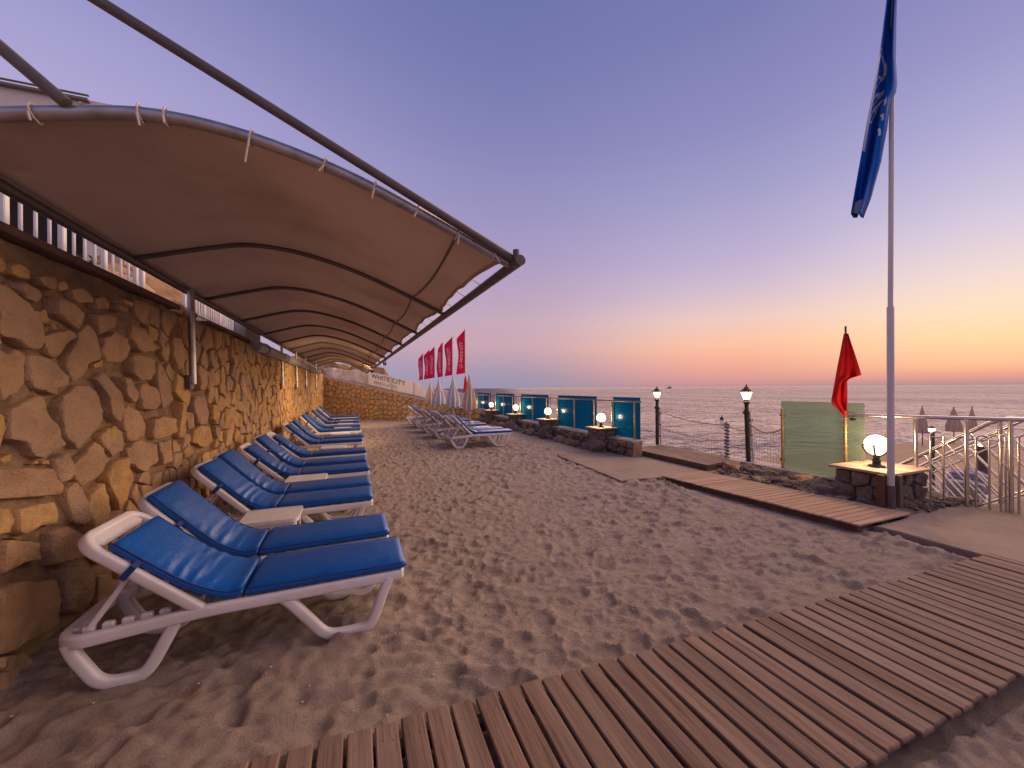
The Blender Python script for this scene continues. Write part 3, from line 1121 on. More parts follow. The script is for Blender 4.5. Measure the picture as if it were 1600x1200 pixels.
# ------------------------------------------------------------------ upper terrace behind the wall, its building and rocks
mb = MB()
mb.box((-12, 12, 1.0), (19.2, 60, 3.1))
mb.build('terrace', M['concrete'], kind='structure')
BLD = thing('hotel_building', 'cream hotel building with a dark porch above the stone wall behind the white railing', 'building', (-12, 14, 2.55))
W = MB()
W.box((-6.4, 14.15, 6.0), (.8, .3, 6.9))          # corner pier
W.box((-14, 14.15, 8.25), (14.2, .3, 2.4))         # upper wall
W.box((-6.35, 19, 6.0), (.3, 9.4, 6.9))
W.box((-13, 23.8, 6.0), (13.6, .3, 6.9))
W.box((-19.5, 19, 6.0), (.3, 9.4, 6.9))
W.build('wall', M['cream_wall'], BLD)
MB().box((-13.3, 14.6, 4.8), (12.8, .1, 4.5)).build('porch', M['room_shade'], BLD)  # flat sheet across the opening, the porch's inner shade put into its colour
MB().box((-13, 19, 9.35), (13.4, 9.8, .18)).build('roof', M['cream_wall'], BLD)
MB().box((-13.4, 13.93, 9.40), (13.5, .14, .07), .01).build('eave_board', M['eave'], BLD)
MB().box((-13.4, 13.93, 9.53), (13.5, .06, .04), .01).build('gutter_rail', M['eave'], BLD)
for k in range(3):
    f = MB()
    cx = -8.6 - k * 2.6
    for (dx, dz, sx, sz) in ((-.55, 0, .08, 1.2), (.55, 0, .08, 1.2), (0, .6, 1.18, .08), (0, -.6, 1.18, .08)):
        f.box((cx + dx, 13.98, 8.2 + dz), (sx, .06, sz))
    fo = f.build('window', M['eave'], BLD)
    MB().box((cx, 13.99, 8.2), (1.02, .012, 1.12)).build('pane', M['room_shade'], fo)

# rocks on the terrace, seen in the gap of the railing
labels = ['broad tan rock lying at the gap of the terrace railing', 'small brown rock beside the end post of the near railing', 'dark round rock near the coping between the two railings', 'tall tan rock behind the gap in the terrace railing', 'long low rock farther up the terrace bank', 'pale rock against the second railing section', 'big sloping rock at the back of the terrace bank', 'little rock on the wall top just before the second railing']
for i, (x, y, z, a, b, c) in enumerate([(-2.9, 6.3, 2.68, .9, .9, .5), (-2.3, 5.5, 2.62, .4, .4, .28), (-2.2, 5.95, 2.62, .42, .4, .3), (-3.4, 7.3, 2.9, 1.2, 1.2, .9), (-3.9, 8.8, 3.0, 1.3, 1.6, .8), (-3.6, 9.3, 3.0, 1.7, 2.0, 2.1), (-4.6, 12.0, 3.4, 2.6, 2.8, 3.2), (-2.1, 6.25, 2.6, .3, .3, .22)]):
    m = MB()
    boulder(m, (x, y, z), (a, b, c), i + 3, 3, .5)
    o = m.build('rock', M['stone'], None, smooth=30)
    tag(o, labels[i], 'rock', 'rocks on the upper terrace')

# bush behind the first railing
SH = thing('bush', 'yellow green bush growing behind the near railing on top of the stone wall', 'bush', (-4.4, 9.0, 2.55))
MB().tube([(-4.4, 9, 2.5), (-4.38, 9.02, 2.9), (-4.42, 8.98, 3.4)], .03, 6).build('stem', M['joist'], SH)
mb = MB()
for _ in range(900):
    p = Vector((random.gauss(0, 1), random.gauss(0, 1), random.gauss(0, 1)))
    p = p.normalized() * random.uniform(.5, 1) ** .5
    c = Vector((-4.4 + p.x * .48, 9 + p.y * .48, 3.35 + p.z * .65))
    a = Vector((random.uniform(-1, 1), random.uniform(-1, 1), random.uniform(-.4, 1))).normalized()
    b = a.cross(Vector((random.random(), random.random(), random.random()))).normalized()
    mb.add([c - a * .06, c + b * .025, c + a * .06, c - b * .025], [(0, 1, 2, 3)])
o = mb.build('leaves', M['leaf'], SH)
o['kind'] = 'stuff'


def railing(name, label, ys, x, z0, ztop, post_every, group):
    t = thing(name, label, 'railing', (x, (ys[0] + ys[-1]) / 2, z0), group)
    for i, y in enumerate(ys):
        if i % post_every == 0 or i == len(ys) - 1:
            MB().box((x, y, (z0 + ztop) / 2), (.035, .045, ztop - z0), .006).build('post', M['white_paint'], t)
        else:
            MB().tube([(x, y, z0 + .03), (x, y, ztop)], .011, 8).build('baluster', M['white_paint'], t)
    MB().tube([(x + .012, ys[0], z0 + .13), (x + .012, ys[-1], z0 + .13)], .013, 8).build('bottom_rail', M['pipe'], t)
    MB().tube([(x, ys[0], ztop), (x, ys[-1], ztop)], .022, 8).build('top_rail', M['white_paint'], t)
    return t


GR = 'white railings on top of the stone wall'
railing('terrace_railing', 'white metal railing on the stone wall nearest the camera in front of the dark porch', [1.9 + .1325 * i for i in range(26)], -2.08, 2.56, 3.38, 4, GR)
railing('terrace_railing', 'shorter white metal railing beyond the rocks on the stone wall', [6.28 + .0985 * i for i in range(22)], -2.08, 2.56, 3.38, 7, GR)
MB().box((-2.0, 8.95, 2.72), (.25, 1.1, .34), .01).build('parapet', M['pipe'], WALL)

# headland far behind the end wall
mb = MB()
vs, fs = [], []
n1, n2 = 70, 50
for i in range(n1 + 1):
    for j in range(n2 + 1):
        x, y = -60 + 68.5 * i / n1, 58 + 50 * j / n2
        d = max(0, 1 - ((x - 8 + .12 * (y - 58)) / -14) if x > -6 else 1)
        t = (8.2 - .05 * (y - 58) - x)
        prof = 0 if t < 0 else min(1, t / 4.6) ** .75
        fr = min(1, (y - 58) / 4)
        h = -2.2 + prof * (6.6 + .12 * max(0, t - 4)) * fr ** .6
        h += prof * (1.5 * mnoise.noise((x * .3, y * .3, 1)) + .8 * mnoise.noise((x * .9, y * .9, 4)) + .3 * mnoise.noise((x * 2.2, y * 2.2, 2)))
        vs.append((x, y, h))
for i in range(n1):
    for j in range(n2):
        a = i * (n2 + 1) + j
        fs.append((a, a + n2 + 1, a + n2 + 2, a + 1))
mb.add(vs, fs)
mb.build('headland', M['cliff'], None, smooth=35, kind='structure')

# ================================================================== CANOPY
CAN = thing('shade_canopy', 'long arched brown tarpaulin canopy on steel hoops leaning out from the stone wall', 'canopy', (-1.85, 11, 1.7))
HP = smooth_path([(-1.85, 2.80, 0), (-1.5, 2.90, 0), (-1.26, 2.965, 0), (-.95, 3.03, 0), (-.6, 3.02, 0), (-.2, 2.94, 0), (.15, 2.83, 0), (.55, 2.67, 0), (.85, 2.54, 0), (.98, 2.485, 0)], 8)
HL = [0]
for a, b in zip(HP, HP[1:]):
    HL.append(HL[-1] + (b - a).length)
HT = HL[-1]


def kx(y):
    """the outer beam draws in towards the far end"""
    return (.965 - .030 * (y - 2.5) + 1.85) / 2.83


def hx_(x, y):
    return -1.85 + (x + 1.85) * kx(y)


def hoop(t):
    """point of the hoop at arc fraction t, and its outward normal"""
    s_ = min(max(t, 0), 1) * HT
    for i in range(len(HP) - 1):
        if HL[i + 1] >= s_ - 1e-6:
            k = (s_ - HL[i]) / (HL[i + 1] - HL[i])
            p = HP[i].lerp(HP[i + 1], k)
            d = (HP[i + 1] - HP[i]).normalized()
            return p.x, p.y, -d.y, d.x
    return HP[-1].x, HP[-1].y, 0, 1


HY = [2.5, 4.43] + [4.43 + 1.71 * i for i in range(1, 11)]
for i, y in enumerate(HY):
    r = .031 if i == 0 else .022
    MB().tube([(hx_(hoop(t / 40)[0], y), y, hoop(t / 40)[1]) for t in range(41)], r, 12 if i == 0 else 8, up=(0, 1, 0)).build('hoop', M['steel'] if i == 0 else M['dark_steel'], CAN, smooth=60)
MB().tube([(hx_(.99, 2.36), 2.36, 2.475), (hx_(.99, 21.7), 21.7, 2.475)], .036, 10).build('outer_beam', M['dark_steel'], CAN, smooth=60)
MB().tube([(-1.85, 1.2, 2.80), (-1.85, 21.7, 2.80)], .036, 10).build('inner_beam', M['dark_steel'], CAN, smooth=60)
# tarpaulin: carried by the hoops, sagging and cut back between them
mb = MB()
rows, nt = [], 44
for b in range(len(HY) - 1):
    kk = 14 if b < 2 else 10
    for j in range(kk):
        rows.append((b, j / kk))
rows.append((len(HY) - 2, 1.0))
for (b, t) in rows:
    y = HY[b] + (HY[b + 1] - HY[b]) * t
    sag = math.sin(PI * t)
    for q in range(nt + 1):
        lo, hi = .004 + .010 * sag ** .7, .985 - .024 * sag ** .7 + .006 * mnoise.noise((y * 5, 0, 3))
        u = lo + (hi - lo) * q / nt
        x, z, nx_, nz_ = hoop(u)
        off = .026 - .035 * sag * math.sin(PI * min(1, max(0, u))) ** .4 + .010 * mnoise.noise((x * 2.2, y * 1.8, 3)) + .004 * mnoise.noise((x * 7, y * 7, 8))
        if u > .93:
            off += .012 * math.sin(y * 9) * (u - .93) / .07
        mb.v.append((hx_(x + nx_ * off, y), y, z + nz_ * off))
R_ = nt + 1
for i in range(len(rows) - 1):
    for q in range(nt):
        mb.f.append((i * R_ + q, i * R_ + q + 1, (i + 1) * R_ + q + 1, (i + 1) * R_ + q))
tarp = mb.build('tarpaulin', M['tarp'], CAN, smooth=80)
sm = tarp.modifiers.new('thickness', 'SOLIDIFY')
sm.thickness = .004
# lacing line under the tarpaulin, and hemmed edge
for (u, r) in ((.865, .011),):
    pts = []
    for (b, t) in rows:
        y = HY[b] + (HY[b + 1] - HY[b]) * t
        x, z, nx_, nz_ = hoop(u + .012 * math.sin(PI * t))
        off = -.004 - .035 * math.sin(PI * t)
        pts.append((hx_(x + nx_ * off, y), y, z + nz_ * off))
    MB().tube(pts, r, 6).build('tension_strap', M['dark_steel'], CAN)
pts = [mb.v[i * R_ + nt] for i in range(len(rows))]
MB().tube(pts, .014, 6).build('hem', M['tarp'], CAN)
pts = [mb.v[i * R_] for i in range(len(rows))]
MB().tube(pts, .012, 6).build('hem', M['tarp'], CAN)
# ties on the front hoop and along the outer beam
for k, t in enumerate((.10, .165, .30, .335, .46, .585, .68, .77, .865, .955)):
    x, z, nx_, nz_ = hoop(t)
    m = MB()
    x = hx_(x, 2.5)
    ring = [(x + nx_ * .042 * math.cos(a), 2.5 + .042 * math.sin(a), z + nz_ * .042 * math.cos(a)) for a in [2 * PI * i / 10 for i in range(10)]]
    m.tube(ring, .0045, 5, closed=True, up=(1, 0, .3))
    L = .13 if k == 4 else (.03 if k % 2 else .055)
    m.tube([(x, 2.455, z - .02), (x + random.uniform(-.03, .03), 2.45, z - .03 - L)], .005, 5, up=(0, 1, 0))
    m.build('tie', M['tie'], CAN)
for b in range(9):
    for t in ((.0, .27, .5, .75) if b < 5 else (.0, .5)):
        y = HY[b] + (HY[b + 1] - HY[b]) * t + .06
        x, z, a_, b_ = hoop(.985 - .022 * math.sin(PI * t))
        MB().tube([(hx_(x, y), y, z), (hx_(.99, y), y + .02, 2.475)], .004, 5).build('tie', M['tie'], CAN)
for y in (5.46, 11.1, 13.56, 15.9, 19.6):
    m = MB()
    m.tube([(-1.735, y, 1.72), (-1.75, y, 2.80)], .034 if y < 6 else .03, 10, up=(0, 1, 0))
    m.build('post', M['steel'], CAN, smooth=60)
    MB().box((-1.765, y, 1.74), (.05, .11, .16), .006).build('bracket', M['dark_steel'], CAN)
# stays up to the mast that stands on the terrace
MB().tube([(.965, 2.44, 2.50), (-2.95, 2.44, 4.345)], .026, 10, up=(0, 1, 0)).build('stay', M['dark_steel'], CAN, smooth=60)
MB().tube([(-1.26, 2.47, 2.99), (-2.95, 2.46, 4.50)], .028, 10, up=(0, 1, 0)).build('stay', M['dark_steel'], CAN, smooth=60)
MB().tube([(.965, 2.40, 2.44), (.965, 2.40, 2.55)], .022, 10, up=(0, 1, 0)).build('end_bracket', M['dark_steel'], CAN, smooth=60)
MB().tube([(-2.95, 2.46, 2.55), (-2.95, 2.46, 4.7)], .05, 10, up=(0, 1, 0)).build('mast', M['steel'], CAN, smooth=60)

# two warm floodlights on the outer beam, turned to the wall and the end of the beach
for (y, tgt, e, lb) in ((11.2, (-1.75, 13.6, 1.0), 240, 'small floodlight halfway along the outer beam of the canopy, turned to the stone wall'), (16.4, (.3, 22.6, 1.5), 330, 'small floodlight near the far end of the outer beam of the canopy')):
    f = thing('floodlight', lb, 'floodlight', (hx_(.93, y), y, 2.33), 'floodlights on the canopy beam')
    dr = (Vector(tgt) - f.location).normalized()
    q = dr.to_track_quat('-Z', 'Y').to_matrix()
    MB().box((hx_(.93, y), y, 2.33), (.12, .08, .05), .008, q).build('housing', M['black_iron'], f)
    MB().box(Vector((hx_(.93, y), y, 2.33)) + dr * .027, (.10, .06, .006), 0, q).build('lens', M['lantern_glow'], f)
    MB().box((hx_(.96, y), y, 2.40), (.02, .02, .12)).build('bracket', M['black_iron'], f)
    sl_ = bpy.data.lights.new('floodlight_beam', 'SPOT')
    sl_.energy = e
    sl_.color = (1.0, 0.64, 0.32)
    sl_.spot_size = math.radians(125)
    sl_.spot_blend = 1.0
    sl_.shadow_soft_size = .05
    so = bpy.data.objects.new('floodlight_beam', sl_)
    COL.objects.link(so)
    so.parent = f
    so.location = dr * .06
    so.rotation_euler = q.to_euler()

# grey pipe along the top of the wall
PIPE = thing('drain_pipe', 'thick grey pipe running along the top of the stone wall under the canopy', 'pipe', (-1.72, 14, 2.45))
MB().tube([(-1.72, 8.3, 2.45), (-1.72, 20.4, 2.45)], .10, 14).build('pipe_run', M['pipe'], PIPE, smooth=60)
for y in (9, 11.4, 13.8, 16.2, 18.6):
    MB().tube([(-1.72, y - .03, 2.45), (-1.72, y + .03, 2.45)], .112, 14).build('clamp', M['dark_steel'], PIPE, smooth=60)

# ================================================================== SUN LOUNGERS
HW = .285            # half the width


def rail_z(x):
    return .275 + (.335 - .275) * min(1, max(0, (x + .92) / .7)) + .012 * max(0, x)


def lounger_meshes(ang, seed, d0):
    """the meshes of one lounger: heads at -x, toes at +x"""
    P = {}
    rs = random.Random(seed)
    m = MB()
    # perimeter rail
    pl = []
    cr = .13
    path = [(.87, -HW + .03), (-.92 + cr, -HW)]
    for i in range(6):
        a = PI / 2 * i / 5
        path.append((-.92 + cr - cr * math.sin(a), -HW + cr - cr * math.cos(a)))
    path += [(x, -y) for x, y in path[::-1]]
    dense = []
    for a, b in zip(path, path[1:]):
        L = math.hypot(b[0] - a[0], b[1] - a[1])
        for j in range(max(1, int(L / .12))):
            t = j / max(1, int(L / .12))
            dense.append((a[0] + (b[0] - a[0]) * t, a[1] + (b[1] - a[1]) * t))
    dense.append(path[-1])
    m.sweep([(x, y, rail_z(x)) for x, y in dense], rsec(.052, .07, .016, 4))
    m.box((.865, 0, rail_z(.87)), (.05, 2 * HW - .04, .07), .014)
    m.box((-.27, 0, .325), (.06, 2 * HW - .03, .05), .012)
    for k in range(9):       # bed slats, mostly under the cushion
        m.box((-.16 + k * .115, 0, .352), (.085, 2 * HW - .06, .018), .005)
    # the broad shelf at the head end, with the ratchet notches
    for sgn in (-1, 1):
        for k in range(5):
            x = -.80 + k * .085
            m.box((x, sgn * (HW - .055), rail_z(x) + .028), (.055, .035, .05), .008)
    m.box((-.885, 0, rail_z(-.9) + .01), (.05, 2 * HW - .2, .05), .012)
    P['frame'] = m.mesh('lounger_frame', M['white_plastic'], smooth=45)
    # trapezoid legs, two on a side
    for key, pts in (('rear_leg', [(-.868, .275), (-.85, .21), (-.74, .02), (-.58, .015), (-.52, .05), (-.405, .28), (-.385, .325)]), ('front_leg', [(.13, .34), (.19, .285), (.395, .025), (.62, .02), (.68, .055), (.76, .27), (.79, .34)])):
        m = MB()
        ph = round_path([(x, 0, z) for x, z in pts], .07, 4)
        m.sweep(ph, rsec(.066, .055, .018, 4), up=(0, 1, 0))
        P[key] = m.mesh('lounger_' + key, M['white_plastic'], smooth=45)
    # backrest frame, hinged at hx
    hx, hz = -.275, .345
    ca, sa = math.cos(ang), math.sin(ang)
    U = lambda d, y, n: (hx - ca * d + sa * n, y, hz + sa * d + ca * n)
    BLn = .72
    m = MB()
    loop = [(0, -HW + .01), (BLn - .1, -HW + .0)]
    for i in range(6):
        a = PI / 2 * i / 5
        loop.append((BLn - .1 + .1 * math.sin(a), -HW + .1 - .1 * math.cos(a)))
    loop += [(d, -y) for d, y in loop[::-1]]
    dl = []
    for a, b in zip(loop, loop[1:]):
        L = math.hypot(b[0] - a[0], b[1] - a[1])
        k = max(1, int(L / .1))
        dl += [(a[0] + (b[0] - a[0]) * j / k, a[1] + (b[1] - a[1]) * j / k) for j in range(k)]
    dl.append(loop[-1])
    m.sweep([U(d, y, 0) for d, y in dl], rsec(.05, .062, .015, 4), up=U(0, 0, 1)[0:1] and (sa, 0, ca))
    R = Matrix(((-ca, 0, sa), (0, 1, 0), (sa, 0, ca)))
    m.box(U(BLn - .045, 0, .004), (.09, 2 * HW - .12, .045), .016, R)
    for k in range(5):
        m.box(U(.08 + k * .115, 0, .012), (.08, 2 * HW - .05, .016), .005, R)
    P['backrest'] = m.mesh('lounger_backrest', M['white_plastic'], smooth=45)
    # prop struts
    top = U(.42, 0, -.035)
    base = max(-.80, top[0] - .24)
    m = MB()
    m.sweep([(top[0], 0, top[2]), (base, 0, rail_z(base) + .035)], rsec(.03, .042, .008, 3), up=(0, 1, 0))
    P['strut'] = m.mesh('lounger_strut', M['white_plastic'], smooth=45)
    # cushions
    w = 2 * HW - .05
    nS, th = 26, .07

    pip = []

    def cushion(path, wr, gap0, gap1):
        """path of (x, z, nx, nz); a soft slab on it"""
        mm = MB()
        n = len(path)
        L = [0]
        for a, b in zip(path, path[1:]):
            L.append(L[-1] + math.hypot(b[0] - a[0], b[1] - a[1]))
        for i, (x, z, ax, az) in enumerate(path):
            e = min(1, min(L[i], L[-1] - L[i]) / .03)
            e = .35 + .65 * math.sqrt(max(0, 1 - (1 - e) ** 2))
            for k in range(nS):
                a = 2 * PI * k / nS
                cy = math.copysign(abs(math.cos(a)) ** .32, math.cos(a)) * w / 2 * (.985 + .015 * e)
                cz = math.copysign(abs(math.sin(a)) ** .75, math.sin(a)) * th / 2 * e
                y = cy
                d = 0
                if math.sin(a) > .05:
                    d = wr(L[i], y, L[-1]) + .008 * (1 - (2 * y / w) ** 2)
                h = th / 2 + cz + d
                mm.v.append((x + ax * h, y - .018, z + az * h))
        for i in range(n - 1):
            for k in range(nS):
                j = (k + 1) % nS
                mm.f.append((i * nS + k, i * nS + j, (i + 1) * nS + j, (i + 1) * nS + k))
        lp = []
        for sg, seq in ((1, path), (-1, path[::-1])):
            for (x, z, ax, az) in seq[1:-1]:
                lp.append((x + ax * th * .80, sg * (w / 2 - .004) - .018, z + az * th * .80))
        pip.append(MB().tube(lp, .0045, 5, closed=True))
        mm.f.append(tuple(range(nS))[::-1])
        mm.f.append(tuple((n - 1) * nS + k for k in range(nS)))
        return mm

    zt = .366
    seam = -.055
    seat = []
    for i in range(40):
        x = seam + (.90 - seam) * i / 39
        seat.append((x, zt + .012 * max(0, x), 0, 1))
    P['seat_cushion'] = cushion(seat, lambda l, y, T: .004 * mnoise.noise((l * 5, y * 5, seed)) + .002 * mnoise.noise((l * 14, y * 9, seed)), 0, 0).mesh('lounger_seat_cushion', M['blue'], smooth=50)
    bp = []
    bx, bz = hx - ca * d0 + sa * .022, hz + sa * d0 + ca * .022
    cpts = smooth_path([(bx, 0, bz), (hx - ca * .36 + sa * .022, 0, hz + sa * .36 + ca * .022), (hx - ca * .13 + sa * .034, 0, hz + sa * .13 + ca * .034), (hx + .10, 0, zt + .006), (seam - .012, 0, zt)], 14)
    for i, p in enumerate(cpts):
        a, b = cpts[max(0, i - 1)], cpts[min(len(cpts) - 1, i + 1)]
        t = (b - a).normalized()
        bp.append((p.x, p.z, -t.z, t.x))

    def wrinkle(l, y, T):
        c = (l - T * .60)
        env = math.exp(-(c / .16) ** 2)
        ph = rs_ph + 4 * mnoise.noise((y * 4, l * 3, seed))
        v = math.sin((l + .35 * (y * y) * sgn_ * 2 + .12 * sgn_ * y) * 68 + ph)
        v = (max(0, v) ** .7 - .3)
        return env * .017 * v * (.5 + .8 * mnoise.noise((y * 6 + seed, l * 4, 2))) + .005 * mnoise.noise((l * 5, y * 5, seed + 3)) + .003 * mnoise.noise((l * 16, y * 11, seed))

    rs_ph, sgn_ = rs.uniform(0, 6), rs.choice((-1, 1))
    P['back_cushion'] = cushion(bp, wrinkle, 0, 0).mesh('lounger_back_cushion', M['blue'], smooth=50)
    P['piping'] = [q.mesh('lounger_piping', M['strap'], smooth=60) for q in pip]
    # strap round the backrest
    m = MB()
    A, Bq, Cq, D = U(.43, HW + .0, .095), U(.43, HW + .032, .06), U(.43, HW + .032, -.04), U(.43, HW, -.042)
    s1 = [U(.43, -w / 2 - .0, .075), U(.43, -HW - .031, .045), U(.43, -HW - .031, -.036), U(.43, -HW + .03, -.038)]
    m.sweep(s1, rsec(.005, .034, .002, 2), up=(ca, 0, -sa))
    P['strap'] = m.mesh('lounger_strap', M['strap'])
    m = MB()
    m.sweep([(p[0], -p[1], p[2]) for p in s1], rsec(.005, .034, .002, 2), up=(ca, 0, -sa))
    P['strap2'] = m.mesh('lounger_strap_far', M['strap'])
    return P


VAR = [lounger_meshes(math.radians(a), s_, d_) for a, s_, d_ in ((41, 1, .60), (46.5, 2, .71), (45, 3, .70), (42, 4, .66))]


def lounger(x, y, var, label, group, rot=0.0, z=0.0):
    P = VAR[var]
    t = thing('sun_lounger', label, 'sun lounger', (x, y, z + .012), group)
    t.rotation_euler = (0, 0, rot)

    def part(n, me, loc=(0, 0, 0)):
        o = bpy.data.objects.new(n, me)
        COL.objects.link(o)
        o.parent = t
        o.location = loc
        return o

    part('frame', P['frame'])
    part('leg', P['rear_leg'], (0, -HW + .02, 0))
    part('leg', P['rear_leg'], (0, HW - .02, 0))
    part('leg', P['front_leg'], (0, -HW + .025, 0))
    part('leg', P['front_leg'], (0, HW - .025, 0))
    b = part('backrest', P['backrest'])
    part('strut', P['strut'], (0, -HW + .055, 0))
    part('strut', P['strut'], (0, HW - .055, 0))
    dx_, dy_ = random.uniform(-.012, .012), random.uniform(-.012, .016)
    sc = part('cushion', P['seat_cushion'], (dx_, dy_, 0))
    c = part('cushion', P['back_cushion'], (0, dy_ * .6, 0))
    part('piping', P['piping'][0]).parent = sc
    part('piping', P['piping'][1]).parent = c
    for key in ('strap', 'strap2'):
        part('strap', P[key]).parent = c
    return t


GL = 'sun loungers in a row along the stone wall'
ordn = ['first', 'second', 'third', 'fourth', 'fifth', 'sixth', 'seventh', 'eighth', 'ninth', 'tenth', 'eleventh', 'twelfth', 'thirteenth', 'fourteenth']
LY = [3.13, 3.79, 5.02, 5.66, 6.72, 7.48, 8.55, 10.45, 11.15, 13.2, 14.4, 16.2, 17.8, 19.6]
LX = [-.60, -.66, -.74, -.76, -.74, -.76, -.76, -.80, -.78, -.82, -.84, -.86, -.86, -.9]
for i, y in enumerate(LY):
    if i == 0:
        lb = 'white sun lounger with smooth blue cushion nearest the camera beside the stone wall'
    elif i == 1:
        lb = 'white sun lounger with creased glossy blue cushion, second from the boardwalk, touching the nearest lounger'
    elif i == len(LY) - 1:
        lb = 'blue cushioned lounger along the stone wall closest to the end wall'
    else:
        lb = 'blue cushioned white lounger, %s from the boardwalk in the row along the stone wall' % ordn[i]
    lounger(LX[i], y, (0, 1, 2, 1, 3, 2, 0, 3, 2, 1, 0, 2, 3, 1)[i], lb, GL, rot=(0.0, .02, -.015, .025, .02, -.03, .015, -.02, .03, -.03, .02, -.02, .03, 0)[i])
GR2 = 'sun loungers in the group beside the sea wall'
for i, (x, y) in enumerate([(3.22, 10.88), (3.2, 11.55), (3.16, 13.1), (3.16, 13.75), (3.1, 15.1), (3.1, 15.7), (3.06, 17.2), (3.06, 17.8), (3.0, 19.1)]):
    lb = 'white lounger with bright blue cushion, nearest of the group by the closed parasols' if i == 0 else 'blue cushioned lounger, %s from the near end of the group by the closed parasols' % ordn[i]
    lounger(x, y, (2, 0, 1, 2, 3, 0, 2, 1, 0)[i], lb, GR2, rot=(-.06, -.04, 0, .02, 0, .02, .0, .03, 0)[i])

# ================================================================== SIDE TABLES
def side_table(x, y, label, group, rot=0):
    t = thing('side_table', label, 'side table', (x, y, 0), group)
    t.rotation_euler = (0, 0, rot)

    def part(n, mb_):
        o = bpy.data.objects.new(n, mb_.mesh(n, M['white_plastic'], smooth=45))
        COL.objects.link(o)
        o.parent = t

    m = MB()
    m.sweep([(0, 0, .385), (0, 0, .42)], rsec(.50, .46, .05, 5), up=(0, 1, 0))
    part('table_top', m)
    m = MB()
    for (cx, cy, sx, sy) in ((0, -.2, .42, .02), (0, .2, .42, .02), (-.21, 0, .02, .38), (.21, 0, .02, .38)):
        m.box((cx, cy, .36), (sx, sy, .055), .005)
    part('apron', m)
    for sx in (-1, 1):
        for sy in (-1, 1):
            m = MB()
            m.box((sx * .2, sy * .185, .18), (.055, .02, .36), .005)
            m.box((sx * .218, sy * .165, .18), (.02, .055, .36), .005)
            part('leg', m)
    return t


GT = 'white plastic side tables'
for (x, y, lb) in [(-.80, 4.52, 'white plastic side table between the nearest two pairs of loungers by the wall'),
                   (-.68, 6.22, 'white plastic side table in front of the fifth lounger along the stone wall'),
                   (-.50, 9.35, 'small side table beyond the seventh lounger along the stone wall'),
                   (-.50, 12.3, 'side table beyond the ninth lounger along the stone wall'),
                   (-.48, 13.85, 'side table between the tenth and eleventh loungers along the stone wall'),
                   (-.45, 15.5, 'side table beyond the eleventh lounger along the stone wall'),
                   (-.45, 17.1, 'side table nearest the end wall among the wall loungers'),
                   (3.72, 12.25, 'white side table right behind the second lounger of the parasol group'),
                   (3.45, 14.4, 'white side table in the middle of the parasol group')]:
    side_table(x, y, lb, GT, random.uniform(-.05, .05))

# ================================================================== CLOSED PARASOLS
def parasol(x, y, z, h, r, label, material, group, pole=M['steel'], zb=.98, base=True):
    t = thing('closed_parasol', label, 'parasol', (x, y, z), group)
    MB().tube([(x, y, z), (x, y, z + h + .03)], .022, 8, up=(0, 1, 0)).build('pole', pole, t, smooth=60)
    m = MB()
    n, k = 40, 16
    for j in range(k + 1):
        v = j / k
        zz = z + zb + (h - zb) * (1 - v)
        rr = .018 + r * (v ** .85) * (1 - .12 * math.exp(-((v - .93) / .08) ** 2))
        if v > .97:
            rr *= .93
        for i in range(n):
            a = 2 * PI * i / n
            fold = 1 + .22 * math.sin(8 * a + 2.2 * v) * min(1, v * 2.2)
            m.v.append((x + rr * fold * math.cos(a), y + rr * fold * math.sin(a), zz - .03 * v * math.sin(8 * a)))
    for j in range(k):
        for i in range(n):
            q = (i + 1) % n
            m.f.append((j * n + i, (j + 1) * n + i, (j + 1) * n + q, j * n + q))
    m.f.append(tuple(range(n)))
    m.f.append(tuple(k * n + i for i in range(n))[::-1])
    m.build('canopy_cloth', material, t, smooth=60)
    MB().sphere((x, y, z + h + .04), .025, 8, 6).build('finial', M['white_paint'], t)
    if base:
        MB().lathe([(.2, 0), (.21, .03), (.06, .06), (.04, .2)], (x, y, z - .02), 14).build('base', M['concrete'], t, smooth=40)
    return t


GP = 'closed parasols standing between the loungers'
parasol(3.32, 12.35, 0, 2.04, .21, 'closed cream parasol nearest the globe lamps, rightmost of the closed parasols', M['cream_cloth'], GP)
parasol(3.22, 14.25, 0, 2.05, .23, 'closed white parasol just behind the nearest cream one', M['white_cloth'], GP)
parasol(3.12, 16.5, 0, 2.0, .25, 'closed white parasol beside the far cream parasol', M['white_cloth'], GP)
parasol(3.1, 18.5, 0, 1.9, .23, 'closed cream parasol nearest the end wall, leftmost of the closed parasols', M['cream_cloth'], GP)

# ================================================================== BANNER ON THE END WALL
def text_mesh(body, size, mtx, name, material, parent, extrude=.004, shear=None, spacing=1.0, sx=1.0):
    cu = bpy.data.curves.new(name, 'FONT')
    cu.body = body
    cu.size = size
    cu.extrude = extrude
    cu.align_x = 'CENTER'
    cu.align_y = 'CENTER'
    cu.space_character = spacing
    cu.resolution_u = 3
    tmp = bpy.data.objects.new(name, cu)
    me = bpy.data.meshes.new_from_object(tmp)
    bpy.data.objects.remove(tmp)
    me.materials.clear()
    me.materials.append(material)
    for v in me.vertices:
        x, y, z = v.co
        v.co = mtx(x * sx, y, z)
    o = bpy.data.objects.new(name, me)
    COL.objects.link(o)
    if parent is not None:
        off = Vector(parent.location)
        for v in me.vertices:
            v.co -= off
        o.parent = parent
    return o


BN = thing('banner_fence', 'long white banner fence with dark lettering on top of the end wall', 'banner', tuple(FE(4, 1.5, -.2)))


